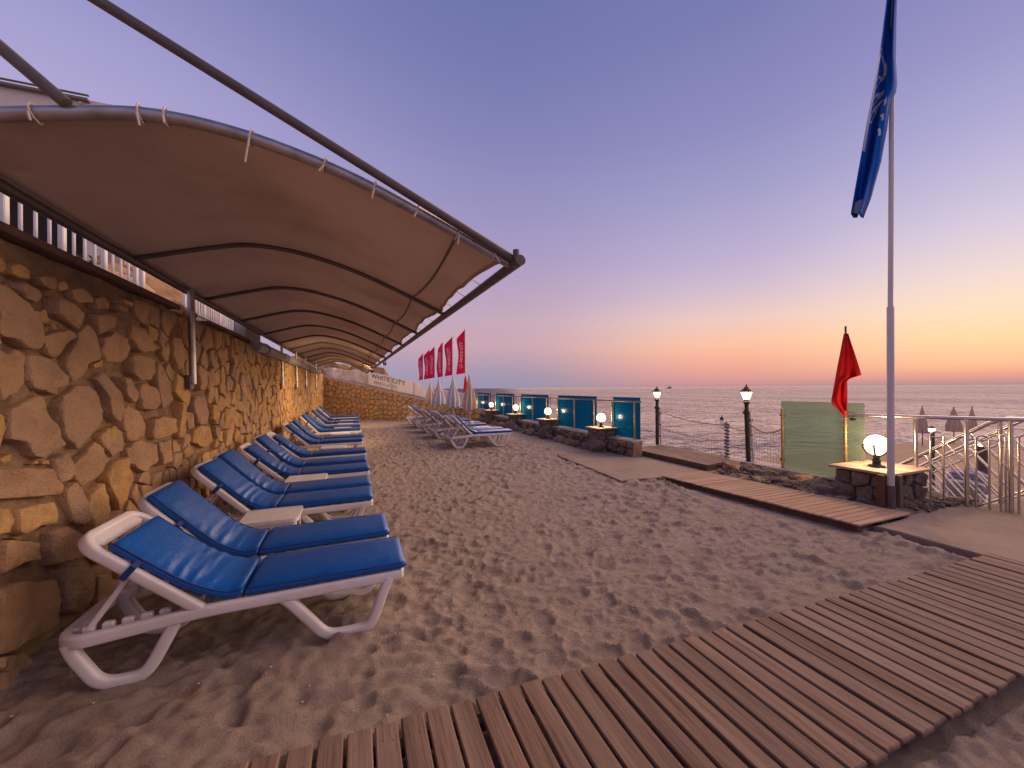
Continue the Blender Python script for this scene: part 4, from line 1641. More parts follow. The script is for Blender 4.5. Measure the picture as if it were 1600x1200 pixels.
def strip(s0, s1, zb, zt, nn, wob, n_=-.2, th=.012):
    m = MB()
    k = 8
    for i in range(nn + 1):
        s_ = s0 + (s1 - s0) * i / nn
        for j in range(k + 1):
            z = zb(s_) + (zt(s_) - zb(s_)) * j / k
            m.v.append(FE(s_, z, n_ + wob * mnoise.noise((s_ * 2.3, z * 2.3, 1)) + wob * .5 * mnoise.noise((s_ * 6, z * 6, 5))))
    for i in range(nn):
        for j in range(k):
            a = i * (k + 1) + j
            m.f.append((a, a + k + 1, a + k + 2, a + 1))
    return m


bt = lambda s_: end_top(s_) + .10
o = strip(2.72, 6.2, bt, lambda s_: 2.62 - .215 * (s_ - 2.72) if s_ < 5.35 else 2.055 - .5 * (s_ - 5.35), 40, .03).build('banner_sheet', M['banner'], BN, smooth=60)
o.modifiers.new('t', 'SOLIDIFY').thickness = .006
for s_ in (2.70, 4.1, 5.36, 6.2):
    MB().tube([FE(s_, end_top(s_), -.16), FE(s_, 2.66 - .215 * (s_ - 2.72) if s_ < 5.4 else 1.7, -.16)], .022, 8, up=(0, 1, 0)).build('post', M['steel'], BN, smooth=60)
MB().tube([FE(2.7, bt(2.7) - .03, -.15), FE(6.2, bt(6.2) - .03, -.15)], .018, 6).build('rail', M['steel'], BN)
SL = -.235
mt = lambda s0, z0: (lambda x, y, z: FE(s0 + x, z0 + y + SL * x, -.145 + z))
text_mesh('WHITE CITY', .37, mt(3.92, 2.155), 'lettering', M['letter'], BN, .004, spacing=1.08, sx=.88)
text_mesh('BEACH HOTEL', .20, mt(3.78, 1.87), 'lettering', M['letter_grey'], BN, .004, spacing=1.15, sx=.92)
CS = thing('canvas_screen', 'crumpled white canvas screen on the end wall under the far end of the canopy', 'screen', tuple(FE(1.4, 2.3, -.25)))
o = strip(.1, 2.66, lambda s_: end_top(s_) + .03, lambda s_: 2.78 + .08 * math.sin(s_ * 3), 40, .22, -.35).build('canvas', M['white_cloth'], CS, smooth=70)
o.modifiers.new('t', 'SOLIDIFY').thickness = .006
CS2 = thing('canvas_screen', 'low white canvas screen showing behind the closed parasols at the end of the sea wall', 'screen', tuple(FE(7.3, 1, -.25)))
o = strip(6.3, 8.2, lambda s_: .75, lambda s_: 1.72 - .17 * (s_ - 6.3), 20, .06, -.3).build('canvas', M['white_cloth'], CS2, smooth=70)
o.modifiers.new('t', 'SOLIDIFY').thickness = .006

# ================================================================== RED BANNER FLAGS
FL = []
for i, y in enumerate((24.4, 28.0, 31.5, 35.1, 37.9, 41.9)):
    lb = ['tall crimson banner flag nearest the sea lamps, rightmost of the six', 'tall crimson banner flag, second from the right of the six', 'tall crimson banner flag, third from the right of the six', 'tall crimson banner flag, fourth from the right of the six', 'tall crimson banner flag, fifth from the right of the six', 'tall crimson banner flag farthest off, leftmost of the six'][i]
    t = thing('banner_flag', lb, 'flag', (6.3, y, -1.2), 'crimson banner flags')
    MB().tube([(6.3, y, -1.2), (6.3, y, 5.42)], .03, 8, up=(0, 1, 0)).build('pole', M['white_paint'], t, smooth=60)
    m = MB()
    nu, nv = 8, 24
    ph = random.uniform(0, 6)
    wd = (.48, .50, .42, .50, .46, .42)[i]

    def fp(u, v, off=0):
        z = 2.62 + 2.7 * v
        top = 1 if v < .8 else max(.03, 1 - (v - .8) / .2 * (.95))
        edge = wd * (1 + .12 * math.sin(v * 7 + ph)) * top
        x = 6.27 - u * edge
        return (x, y - .07 * u * math.sin(v * 8 + u * 4 + ph) - off, z - .1 * u * (1 - v))

    for a in range(nv + 1):
        for b in range(nu + 1):
            m.v.append(fp(b / nu, a / nv))
    for a in range(nv):
        for b in range(nu):
            q = a * (nu + 1) + b
            m.f.append((q, q + nu + 1, q + nu + 2, q + 1))
    o = m.build('flag_cloth', M['crimson'], t, smooth=70)
    o.modifiers.new('t', 'SOLIDIFY').thickness = .004
    text_mesh('WHITE CITY', .34, lambda px, py, pz: Vector(fp(min(.95, max(.05, .5 + (py) * 1.7)), .49 + px * .36, .012 + pz)), 'lettering', M['white_print'], t, .001, spacing=.95, sx=.72)
    m = MB()
    pts = [fp(.5 + .17 * math.cos(a) * (1 - a * .06), .17 + .05 * math.sin(a) * (1 - a * .05), .012) for a in [k * .5 for k in range(12)]]
    m.tube(pts, .016, 5)
    m.build('emblem', M['white_print'], t)
FR = thing('furled_flag', 'dark red furled flag hanging low on a pole behind the nearest cream parasol', 'flag', (6.2, 24.0, -1.2))
MB().tube([(6.2, 24.0, -1.2), (6.2, 24.0, 2.5)], .03, 8, up=(0, 1, 0)).build('pole', M['white_paint'], FR)
m = MB()
m.lathe([(.03, 1.2), (.16, 1.3), (.13, 1.7), (.08, 2.2), (.03, 2.42)], (6.2, 24.0, 0), 10)
m.build('flag_cloth', M['red_flag'], FR, smooth=60)

# ================================================================== SEA WALL WITH GLASS BALUSTRADE
SW = thing('sea_wall', 'low rubble wall with pale coping between sand and sea carrying the blue glass panels', 'wall', (6.2, 15, 0))
mb = MB()
mb.box((6.24, 15.2, -.98), (.52, 13.1, 2.66))
mb.box((6.11, 8.14, -.98), (.25, 1.03, 2.66))
mb.build('mortar_bed', M['mortar'], SW)
FS = lambda u, v, n: (5.98 - n, u, v)
sd_ = []
y = 7.72
while y < 21.7:
    z = -.05
    while z < .34:
        sd_.append((y + random.uniform(-.1, .1), z + random.uniform(-.05, .05)))
        z += random.uniform(.15, .22)
    y += .27
nS_ = 0
for p in voronoi(sd_, (7.63, -.1), (21.72, .35), 18):
    m = MB()
    if len(p) > 2 and stone_geo(m, p, random.uniform(.04, .1), FS, gap=.010, res=.07, rough=.022, rings=(.55,), dome=.18, cut=.14):
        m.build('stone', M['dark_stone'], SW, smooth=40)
MB().box((6.12, 8.14, .375), (.30, 1.02, .05), .008).build('coping_slab', M['coping'], SW)
y = 8.66
while y < 21.6:
    L = min(1.02, 21.72 - y)
    MB().box((6.17, y + L / 2, .375), (.50, L - .012, .05), .008).build('coping_slab', M['coping'], SW)
    y += L
# boulders along the foot of the wall, half in the sand
lab_r = 0
for i in range(24):
    y = 8.8 + i * .52 + random.uniform(-.12, .12)
    a = random.uniform(.24, .5)
    m = MB()
    boulder(m, (5.80 - random.uniform(0, .08), y, .03), (a * .8, a * 1.2, a * .75), i + 20, 2, .4)
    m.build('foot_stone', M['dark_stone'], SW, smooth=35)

GB = thing('glass_balustrade', 'balustrade of blue frosted glass panels with dark top rail along the sea wall', 'balustrade', (6.2, 15, .4))
for (a, b, k) in ((7.66, 8.74, 1), (9.50, 11.80, 2), (12.52, 15.05, 2), (15.80, 18.2, 2), (19.05, 21.35, 2)):
    w = (b - a) / k
    for q in range(k):
        MB().box((6.22, a + w * (q + .5), .905), (.012, w - .012, 1.0), .003).build('glass_panel', M['blue_glass'], GB)
    ps = [a + .14, b - .03] if k == 1 else [a + .06, (a + b) / 2, b - .06]
    for y in ps:
        MB().tube([(6.165, y, .40), (6.165, y, 1.29)], .022, 8, up=(0, 1, 0)).build('post', M['brass'], GB, smooth=60)
for y in (12.28, 15.45):
    MB().tube([(6.165, y, .40), (6.165, y, 1.29)], .024, 8, up=(0, 1, 0)).build('post', M['dark_steel'], GB, smooth=60)
MB().tube([(6.165, 7.58, 1.305), (6.165, 22, 1.305)], .022, 8).build('handrail', M['dark_steel'], GB, smooth=60)


def bulb(x, y, z, r, e, t):
    """the light a lit lamp gives"""
    ld = bpy.data.lights.new('bulb', 'POINT')
    ld.energy = e
    ld.color = (1.0, 0.62, 0.30)
    ld.shadow_soft_size = r
    lo = bpy.data.objects.new('bulb', ld)
    COL.objects.link(lo)
    lo.parent = t
    lo.location = Vector((x, y, z)) - t.location
    return lo


def globe_lamp(x, y, z, r, label, rings=12):
    t = thing('globe_lamp', label, 'lamp', (x, y, z), 'lit globe lamps on the sea wall pillars')
    s_ = r / .14
    MB().lathe([(.095 * s_, 0), (.095 * s_, .02 * s_), (.05 * s_, .03 * s_), (.042 * s_, .07 * s_), (.06 * s_, .085 * s_), (.035 * s_, .11 * s_), (.045 * s_, .15 * s_), (.07 * s_, .165 * s_)], (x, y, z), 14).build('base', M['black_iron'], t, smooth=50)
    gz_ = z + .165 * s_ + r * .97
    MB().sphere((x, y, gz_), r, 24, 16).build('globe', M['glow'], t, smooth=80)
    bulb(x, y, gz_, .05, 65 * (r / .145) ** 2, t)
    m = MB()
    for k in range(6):
        a = PI * k / 3 + .3
        arc = [(x + (r + .012) * math.sin(b) * math.cos(a), y + (r + .012) * math.sin(b) * math.sin(a), gz_ - (r + .012) * math.cos(b)) for b in [.35 + (PI / 2 - .30) * j / 7 for j in range(8)]]
        m.tube(arc, .013 * s_, 5)
    m.tube([(x + (r + .012) * math.cos(a), y + (r + .012) * math.sin(a), gz_ + .005) for a in [2 * PI * j / 24 for j in range(24)]], .008 * s_, 5, closed=True)
    m.build('cage', M['bronze_iron'], t, smooth=60)
    return t


def pillar(x, y, w, d, h, label, n_along, material=M['dark_stone']):
    t = thing('stone_pillar', label, 'pillar', (x, y, 0), 'stone pillars of the sea wall')
    MB().box((x, y, h / 2 - .2), (w - .1, d - .1, h + .38)).build('core', M['mortar'], t)
    faces = ((lambda u, v, n: (x - w / 2 + .05 - n, y + u, v), d), (lambda u, v, n: (x + u, y - d / 2 + .05 - n, v), w), (lambda u, v, n: (x + u, y + d / 2 - .05 + n, v), w))
    for fn, L in faces:
        s_ = []
        z = -.02
        while z < h:
            u = -L / 2 + .08
            while u < L / 2:
                s_.append((u + random.uniform(-.05, .05), z + random.uniform(-.04, .04)))
                u += random.uniform(.17, .3)
            z += random.uniform(.16, .24)
        for p in voronoi(s_, (-L / 2, -.08), (L / 2, h - .045), 14):
            m = MB()
            if len(p) > 2 and stone_geo(m, p, random.uniform(.04, .075), fn, gap=.008, res=.06, rough=.02, rings=(.55,), dome=.12, cut=.12):
                m.build('stone', material, t, smooth=40)
    MB().box((x, y, h - .012), (w + .12, d + .12, .035), .006).build('cap', M['cap_tile'], t)
    return t


PY = [8.85, 11.98, 14.9, 18.05, 21.3]
pn = ['stone pillar nearest the timber platform on the sea wall', 'stone pillar on the sea wall, second from the timber platform', 'stone pillar on the sea wall, third from the timber platform', 'stone pillar on the sea wall, fourth from the timber platform', 'stone pillar farthest along the sea wall behind the cream parasol']
for i, y in enumerate(PY):
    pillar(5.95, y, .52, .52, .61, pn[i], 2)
    globe_lamp(5.92, y, .618, .115, 'lit white globe lamp on the ' + pn[i].replace('stone pillar ', 'pillar '))
    m = MB()
    boulder(m, (5.74, y - .12, .12), (.42, .5, .5), 60 + i, 3, .4)
    m.build('foot_stone', M['dark_stone'], SW, smooth=35)
pillar(7.06, 3.46, .86, .66, .47, 'broad stone pillar with a wide tan cap beside the white flagpole', 3)
globe_lamp(7.0, 3.46, .478, .145, 'large lit globe lamp on the broad pillar beside the white flagpole')

# ------------------------------------------------------------------ lamp posts, rope fence, net
def lamp_post(x, y, z, h, label, r=.045, lean=0.0):
    t = thing('lamp_post', label, 'lamp post', (x, y, z), 'lamp posts on the quay edge')
    X = lambda k: x - lean * k
    MB().tube([(X(0), y, z), (X(h), y, z + h)], r, 10, up=(0, 1, 0)).build('pole', M['black_iron'], t, smooth=60)
    m = MB()
    m.lathe([(r * 1.1, 0), (r * 1.9, .02), (r * 1.2, .06), (r * .8, .1), (r * .9, .2), (r * 1.5, .24), (r * .9, .27), (r * .8, .30)], (X(h), y, z + h - .02), 12)
    m.build('neck', M['black_iron'], t, smooth=50)
    zl = z + h + .27
    m = MB()
    m.lathe([(.05, 0), (.105, .15), (.10, .152)], (X(h), y, zl), 6)
    lan = m.build('lantern', M['lantern_glow'], t)
    bulb(X(h), y, zl + .08, .03, 22, t)
    m = MB()
    for k in range(6):
        a = 2 * PI * k / 6
        m.tube([(X(h) + .052 * math.cos(a), y + .052 * math.sin(a), zl), (X(h) + .108 * math.cos(a), y + .108 * math.sin(a), zl + .152)], .006, 5)
    m.build('lantern_frame', M['black_iron'], lan)
    m = MB()
    m.lathe([(.13, 0), (.125, .015), (.075, .055), (.04, .10), (.012, .115), (.018, .13), (.004, .16)], (X(h), y, zl + .15), 12)
    m.build('lantern_roof', M['bronze_iron'], t, smooth=40)
    MB().tube([(X(0) + .10, y - .03, z), (X(h) + .075, y - .02, z + h - .02)], .026, 8, up=(0, 1, 0)).build('side_pole', M['white_paint'], t, smooth=60)
    for k in range(3):
        MB().box((X(h * (.25 + .3 * k)) + .04, y - .02, z + h * (.25 + .3 * k)), (.16, .05, .04), .006).build('clamp', M['rust'], t)
    return t


lamp_post(7.30, 8.33, .14, .96, 'black lamp post with lit lantern by the blue glass panels')
lamp_post(7.30, 5.72, .14, .98, 'black lamp post with lit lantern and leaning white pole by the green glass', lean=.05)
BO = thing('rope_post', 'short white post wrapped with dark rope between the two lamp posts', 'post', (7.32, 6.22, .12))
MB().tube([(7.32, 6.22, .1), (7.32, 6.22, .93)], .03, 8, up=(0, 1, 0)).build('pole', M['white_paint'], BO, smooth=60)
m = MB()
for k in range(11):
    z = .16 + k * .07
    m.tube([(7.30 + .045 * math.cos(a), 6.22 + .045 * math.sin(a), z + .012 * math.sin(a)) for a in [2 * PI * j / 10 for j in range(10)]], .014, 6, closed=True)
m.build('rope_wrap', M['black_iron'], BO)


def catenary(a, b, sag, n=16):
    a, b = Vector(a), Vector(b)
    return [tuple(a.lerp(b, i / n) + Vector((0, 0, -4 * sag * (i / n) * (1 - i / n)))) for i in range(n + 1)]


for (a, b, sg, r, lb) in (((7.30, 8.33, 1.06), (7.32, 6.22, .84), .10, .013, 'pale sagging rope from the far lamp post to the short post'),
                          ((7.32, 6.22, .84), (7.30, 5.72, .78), .05, .011, 'short rope between the rope wrapped post and the near lamp post'),
                          ((7.30, 8.33, .62), (7.32, 6.22, .48), .06, .008, 'lower thin rope from the far lamp post to the short post'),
                          ((7.27, 5.68, .92), (7.25, 5.03, .86), .12, .016, 'thick brown rope from the near lamp post to the green glass')):
    o = MB().tube(catenary(a, b, sg), r, 6).build('rope', M['rope'])
    tag(o, lb, 'rope', 'ropes of the quay fence')
m = MB()
for k in range(9):
    z = .17 + .075 * k
    m.tube([(7.28, 5.66 - .62 * i / 10, z - .03 * math.sin(PI * i / 10) + .01 * math.sin(i * 2 + k)) for i in range(11)], .0035, 4)
for k in range(12):
    y = 5.64 - .055 * k
    m.tube([(7.28 + .01 * math.sin(k), y + .008 * math.sin(i + k), .15 + .065 * i) for i in range(11)], .0035, 4, up=(0, 1, 0))
o = m.build('net', M['net'])
tag(o, 'white square mesh net hung between the near lamp post and the green glass', 'net')
m = MB()
for k in range(6):
    m.tube([(7.30, 8.25 - 2.5 * i / 14, .16 + .075 * k - .03 * math.sin(PI * i / 14)) for i in range(15)], .0028, 4)
for k in range(30):
    m.tube([(7.30, 8.2 - .083 * k, .12 + .08 * i) for i in range(7)], .0028, 4, up=(0, 1, 0))
o = m.build('net', M['net'])
tag(o, 'thin white net between the far lamp post and the rope wrapped post', 'net')

GG = thing('green_glass_screen', 'pale green glass screen on two rope bound posts behind the broad pillar', 'screen', (7.26, 4.4, .1))
MB().box((7.29, 4.40, .74), (.012, 1.30, 1.28), .003).build('glass_panel', M['green_glass'], GG)
for y, h in ((5.0, 1.24), (3.99, 1.26)):
    MB().tube([(7.25, y, .1), (7.25, y, h)], .026, 8, up=(0, 1, 0)).build('post', M['brass'], GG, smooth=60)
    m = MB()
    for k in range(9):
        z = .25 + k * .11
        m.tube([(7.25 + .03 * math.cos(a), y + .03 * math.sin(a), z) for a in [2 * PI * j / 8 for j in range(8)]], .006, 5, closed=True)
    m.build('binding', M['rope'], GG)
m = MB()
for y in (5.02, 3.9):
    for z in (.3, 1.12):
        m.box((7.275, y, z), (.05, .07, .04), .006)
m.build('clip', M['black_iron'], GG)

# ------------------------------------------------------------------ red warning flag
RF = thing('red_flag', 'plain red warning flag drooping on a stick at the end of the steel railing', 'flag', (7.25, 3.97, 1.2))
MB().tube([(7.25, 3.97, 1.1), (7.245, 3.975, 2.60)], .014, 8, up=(0, 1, 0)).build('stick', M['old_wood'], RF, smooth=60)
m = MB()
vx, vy = Vector((math.cos(TH), -math.sin(TH), 0)), Vector((math.sin(TH), math.cos(TH), 0))
nv, nu = 26, 26


ry = Vector((7.25, 3.97, 0)).normalized()
rx = Vector((ry.y, -ry.x, 0))


def red_pt(u, v):
    # v from the top (0) to the bottom (1); the cloth hangs in three folds
    z = 2.48 - 1.26 * v
    L = -(.035 + .235 * v ** .95) if v < .82 else -.228 + (v - .82) * 1.15
    Rr = (.03 + .19 * v / .56) if v < .56 else .012
    Rr = Rr if v < .56 else max(.0, .012)
    k = min(1, max(0, (v - .54) / .05))
    Rr = (.03 + .19 * min(v, .56) / .56) * (1 - k) + .004 * k
    x = L + (Rr - L) * u
    dep = .05 * v * math.sin(u * 9 + 1.0 + v) + .02 * math.sin(u * 17 + v * 5)
    zz = z - .05 * (1 - u) * v + (.06 * v * (u - .5))
    p = Vector((7.25, 3.97, zz)) + rx * x * .84 + ry * (dep - .02)
    return p


for a in range(nv + 1):
    for b in range(nu + 1):
        m.v.append(tuple(red_pt(b / nu, a / nv)))
for a in range(nv):
    for b in range(nu):
        q = a * (nu + 1) + b
        m.f.append((q, q + 1, q + nu + 2, q + nu + 1))
o = m.build('flag_cloth', M['red_flag'], RF, smooth=75)
o.modifiers.new('t', 'SOLIDIFY').thickness = .004

# ------------------------------------------------------------------ flagpole and blue flag
FPX, FPY = 6.56, 3.09
FP = thing('flagpole', 'tall white flagpole standing between two short posts beside the broad pillar', 'flagpole', (FPX, FPY, 0))
MB().tube([(FPX, FPY, 0), (FPX + .0, FPY, .33)], .046, 14, up=(0, 1, 0)).build('sleeve', M['old_wood'], FP, smooth=60)
MB().tube([(FPX, FPY, .25), (FPX + .02, FPY, 2.69)], .040, 14, up=(0, 1, 0)).build('pole', M['pole_paint'], FP, smooth=60)
MB().tube([(FPX + .02, FPY, 2.69), (FPX + .10, FPY - .02, 8.2)], .029, 14, up=(0, 1, 0)).build('pole', M['pole_paint'], FP, smooth=60)
MB().sphere((FPX + .10, FPY - .02, 8.24), .06, 12, 8).build('finial', M['stainless'], FP)
for (dx, dy, mt_, lb) in ((-.075, .07, M['rust'], 'rusty steel post on the near pillar side of the flagpole foot'), (.105, -.03, M['old_wood'], 'weathered wooden post on the railing side of the flagpole foot')):
    o = MB().box((FPX + dx, FPY + dy, .22), (.07, .075, .48), .008).build('short_post', mt_)
    tag(o, lb, 'post')

BFL = thing('blue_flag', 'blue flag with white arcs hanging in folds from the tall flagpole', 'flag', (FPX, FPY, 3.9))
by_ = Vector((FPX, FPY, 0)).normalized()
bx_ = Vector((by_.y, -by_.x, 0))


def px_pt(x, y, off=0.0):
    """a spot of the hanging flag: metres across (x, positive to the right of the pole) and height z"""
    return Vector((FPX, FPY, y)) + bx_ * (x * .79 + .045) - by_ * off


# outline, left and right edge of the hanging cloth by height
LE = [(6.95, -.06), (6.75, -.065), (5.9, -.18), (5.48, -.26), (5.06, -.335), (4.64, -.41), (4.21, -.49), (3.9, -.545)]
RE = [(6.95, .07), (6.75, .055), (5.9, .04), (5.6, .055), (5.48, .04), (5.38, -.03), (5.06, -.07), (4.64, -.145), (4.21, -.27), (3.9, -.42)]


def interp(T, z):
    for (z0, a), (z1, b) in zip(T, T[1:]):
        if z <= z0 and z >= z1:
            return a + (b - a) * (z0 - z) / (z0 - z1)
    return T[0][1] if z > T[0][0] else T[-1][1]


def bf(u, v, off=0.0):
    z = 6.95 - 2.96 * v
    a, b = interp(LE, z), interp(RE, z)
    x = a + (b - a) * u
    ph = 2.2 * v
    dep = .085 * math.sin(u * 8.5 + ph) + .03 * math.sin(u * 19 - ph * 2)
    return px_pt(x, z - .05 * u * max(0, (v - .9) / .1), .05 + dep + off)


m = MB()
nu, nv = 30, 60
for a in range(nv + 1):
    for b in range(nu + 1):
        m.v.append(tuple(bf(b / nu, a / nv)))
for a in range(nv):
    for b in range(nu):
        q = a * (nu + 1) + b
        m.f.append((q, q + nu + 1, q + nu + 2, q + 1))
cl = m.build('flag_cloth', M['flag_blue'], BFL, smooth=75)
cl.modifiers.new('t', 'SOLIDIFY').thickness = .004


def mark(path, w, name='emblem'):
    m = MB()
    P = smooth_path([(u * .27, v * 3.02, 0) for u, v in path], 8)
    for i, p in enumerate(P):
        q = P[min(i + 1, len(P) - 1)] - P[max(i - 1, 0)]
        q.normalize()
        nx_, ny_ = -q.y, q.x
        for s_ in (-1, 1):
            m.v.append(tuple(bf(min(.99, max(.01, (p.x + s_ * nx_ * w) / .27)), (p.y + s_ * ny_ * w) / 3.02, .009)))
    for i in range(len(P) - 1):
        m.f.append((2 * i, 2 * i + 1, 2 * i + 3, 2 * i + 2))
    o = m.build(name, M['white_print'], BFL)
    o.modifiers.new('t', 'SOLIDIFY').thickness = .002


V = lambda z: (6.95 - z) / 3.02
mark([(.04, V(6.02)), (.2, V(5.97)), (.38, V(5.89)), (.43, V(5.80)), (.40, V(5.74))], .022)
mark([(.42, V(5.74)), (.25, V(5.68)), (.10, V(5.54))], .016)
mark([(.44, V(5.56)), (.28, V(5.48)), (.12, V(5.33))], .016)
mark([(.42, V(5.44)), (.30, V(5.32)), (.14, V(5.12))], .016)
mark([(.06, V(5.98)), (.05, V(5.7)), (.05, V(5.3)), (.05, V(5.0)), (.05, V(4.76))], .018)
mark([(.64, V(5.37)), (.74, V(5.36)), (.78, V(5.28))], .014)
mark([(.62, V(5.17)), (.72, V(5.165)), (.76, V(5.09))], .014)
mark([(.58, V(4.99)), (.68, V(4.98)), (.73, V(4.90))], .014)
m = MB()
for (u, v) in ((.1, V(4.11)), (.86, V(4.16)), (.9, V(3.955)), (.1, V(3.975))):
    m.v.append(tuple(bf(u, v, .009)))
m.f.append((0, 1, 2, 3))
m.build('hem_patch', M['grey_hem'], BFL)

# ================================================================== BOARDWALKS
def plank_mesh(L, W_, T_, axis, name, material):
    m = MB()
    m.box((0, 0, 0), (W_, L, T_) if axis == 'y' else (L, W_, T_), .006)
    return m.mesh(name, material)


BW = thing('boardwalk', 'wide boardwalk of reddish brown planks crossing the sand at the bottom of the view', 'boardwalk', (2.2, 1.5, 0))
pm = [plank_mesh(1.02, w, .026, 'y', 'plank', M['wood']) for w in (.106, .109, .103)]
x = -1.22
k = 0
joint = [7, 14, 22, 29, 37, 44, 52]
while x < 5.52:
    me = pm[k % 3]
    o = bpy.data.objects.new('plank', me)
    COL.objects.link(o)
    o.parent = BW
    yf = 2.00 - .0215 * (x + .42)
    yn = 1.012 + .004 * x
    o.location = (x - 2.2, (yf + yn) / 2 + random.uniform(-.008, .008) - 1.5, .047 + random.uniform(-.003, .003))
    o.rotation_euler = (random.uniform(-.003, .003), random.uniform(-.012, .012), random.uniform(-.006, .006))
    o.scale = (1, (yf - yn) / 1.02, 1)
    x += .1205 + random.uniform(-.002, .002) + (.014 if k in joint else 0)
    k += 1
for yj in (1.10, 1.5, 1.88):
    MB().box((2.15, yj - .0, .005), (6.75, .05, .056), .004).build('joist', M['joist'], BW)
m = MB()
x = -1.22
for ob in [c for c in BW.children if c.name.startswith('plank')]:
    for yy in (1.10, 1.88):
        for dx in (-.02, .022):
            X_, Y_ = ob.location.x + 2.2 + dx, yy + random.uniform(-.008, .008)
            m.lathe([(.0042, 0), (.0042, .0015), (.001, .002)], (X_, Y_, ob.location.z + .0125), 6)
sc_ = m.build('screws', M['dark_steel'], BW)
sc_['kind'] = 'stuff'

MBW = thing('boardwalk', 'narrow plank walkway lit by the globe lamp along the rubble at the quay edge', 'boardwalk', (5.8, 4.2, 0))
pm = [plank_mesh(1.06, w, .024, 'x', 'plank_crosswise', M['wood_x']) for w in (.09, .093)]
y = 2.83
k = 0
while y < 5.62:
    t = (y - 2.8) / 2.8
    o = bpy.data.objects.new('plank', pm[k % 2])
    COL.objects.link(o)
    o.parent = MBW
    xc = (5.28 + 6.36) / 2 + t * ((5.04 + 6.0) / 2 - (5.28 + 6.36) / 2)
    o.location = (xc - 5.8 + random.uniform(-.006, .006), y - 4.2, .060 + random.uniform(-.002, .002))
    o.rotation_euler = (random.uniform(-.012, .012), random.uniform(-.004, .004), .02 + random.uniform(-.006, .006))
    o.scale = ((1.08 - .11 * t) / 1.06, 1, 1)
    y += .0985 + (.014 if k in (10, 20) else 0)
    k += 1
for s_ in (.06, .5, .93):
    m = MB()
    a0, a1 = 5.28 + s_ * 1.08, 5.05 + s_ * .96
    vs = [(a0 - .025, 2.82, -.03), (a0 + .025, 2.82, -.03), (a0 + .025, 2.82, .047), (a0 - .025, 2.82, .047), (a1 - .025, 5.6, -.03), (a1 + .025, 5.6, -.03), (a1 + .025, 5.6, .047), (a1 - .025, 5.6, .047)]
    m.add(vs, [(0, 1, 2, 3), (7, 6, 5, 4), (0, 4, 5, 1), (1, 5, 6, 2), (2, 6, 7, 3), (3, 7, 4, 0)])
    m.build('joist', M['joist'], MBW)

PF = thing('timber_platform', 'low timber platform of long boards at the foot of the lamp posts', 'platform', (6.9, 7.0, .02))
for k in range(12):
    o = MB().box((6.33 + k * .098, 7.02 + .10 * (k / 11) + random.uniform(-.006, .006), .128), (.091, 2.46 - .02 * k, .024), .005).build('plank', M['wood'], PF)
for y in (5.85, 7.0, 8.15):
    MB().box((6.85, y, .068), (1.12, .06, .092), .004).build('joist', M['joist'], PF)
MB().box((6.30, 7.02, .075), (.03, 2.44, .08), .004).build('skirt', M['joist'], PF)

# ------------------------------------------------------------------ rocks between the walkway and the quay edge
mb = MB()
vs, fs = [], []
for i in range(41):
    for j in range(13):
        y, t = 3.55 + 2.4 * i / 40, j / 12
        x = 6.30 + .95 * t
        z = -.02 + .15 * t ** .7 + .035 * mnoise.noise((x * 5, y * 5, 0)) + .02 * mnoise.noise((x * 13, y * 13, 3))
        vs.append((x, y, z))
for i in range(40):
    for j in range(12):
        a = i * 13 + j
        fs.append((a, a + 1, a + 14, a + 13))
mb.add(vs, fs)
mb.build('rubble_ground', M['dark_stone'], kind='structure', smooth=60)
mb = MB()
vs, fs = [], []
for i in range(31):
    for j in range(13):
        x, t = 6.45 + 1.7 * i / 30, j / 12
        y = 2.78 + .65 * t
        z = -.01 + .10 * t ** .8 * (1 if x < 7.5 else .6) + .03 * mnoise.noise((x * 5, y * 5, 0)) + .02 * mnoise.noise((x * 13, y * 13, 3))
        vs.append((x, y, z))
for i in range(30):
    for j in range(12):
        a = i * 13 + j
        fs.append((a, a + 13, a + 14, a + 1))
mb.add(vs, fs)
mb.build('rubble_ground', M['dark_stone'], kind='structure', smooth=60)
rl = ['pale pitted rock at the corner of the timber platform', 'flat brown rock next to the pale pitted rock by the platform', 'long rock along the narrow walkway under the net', 'small reddish rock under the green glass screen', 'rounded rock under the middle of the green glass', 'flat dark rock beside the narrow walkway halfway along', 'low brown rock close to the broad pillar', 'dark rock at the foot of the broad pillar on the walkway side', 'small stone lying at the edge of the narrow walkway', 'wide flat rock under the green glass near its far post']
for i, (x, y, z, a, b, c) in enumerate([(6.72, 5.62, .10, .34, .3, .26), (6.92, 5.38, .08, .34, .44, .16), (6.78, 5.02, .07, .3, .55, .18), (7.0, 4.72, .09, .2, .26, .17), (6.95, 4.42, .09, .28, .32, .16), (6.62, 4.55, .04, .3, .5, .14), (6.8, 4.12, .07, .3, .38, .18), (6.62, 3.92, .05, .28, .3, .2), (6.48, 4.9, .03, .14, .2, .1), (6.98, 5.1, .1, .24, .3, .16)]):
    m = MB()
    boulder(m, (x, y, z), (a, b, c), i + 90, 3, .5)
    tag(m.build('rock', M['dark_stone'] if i % 4 else M['stone'], None, smooth=32), rl[i], 'rock', 'rocks along the quay edge')
m = MB()
for _ in range(420):
    if random.random() < .65:
        x, y = random.uniform(6.4, 7.15), random.uniform(3.85, 5.9)
        z = -.02 + .15 * ((x - 6.3) / .95) ** .7
    else:
        x, y = random.uniform(6.75, 8.0), random.uniform(2.82, 3.1)
        z = .03
    r = random.uniform(.012, .05)
    boulder(m, (x, y, z + r * .3), (r * 2, r * 1.7, r * 1.3), random.random() * 80, 1, .4)
o = m.build('rubble', M['dark_stone'], kind='stuff', smooth=40)

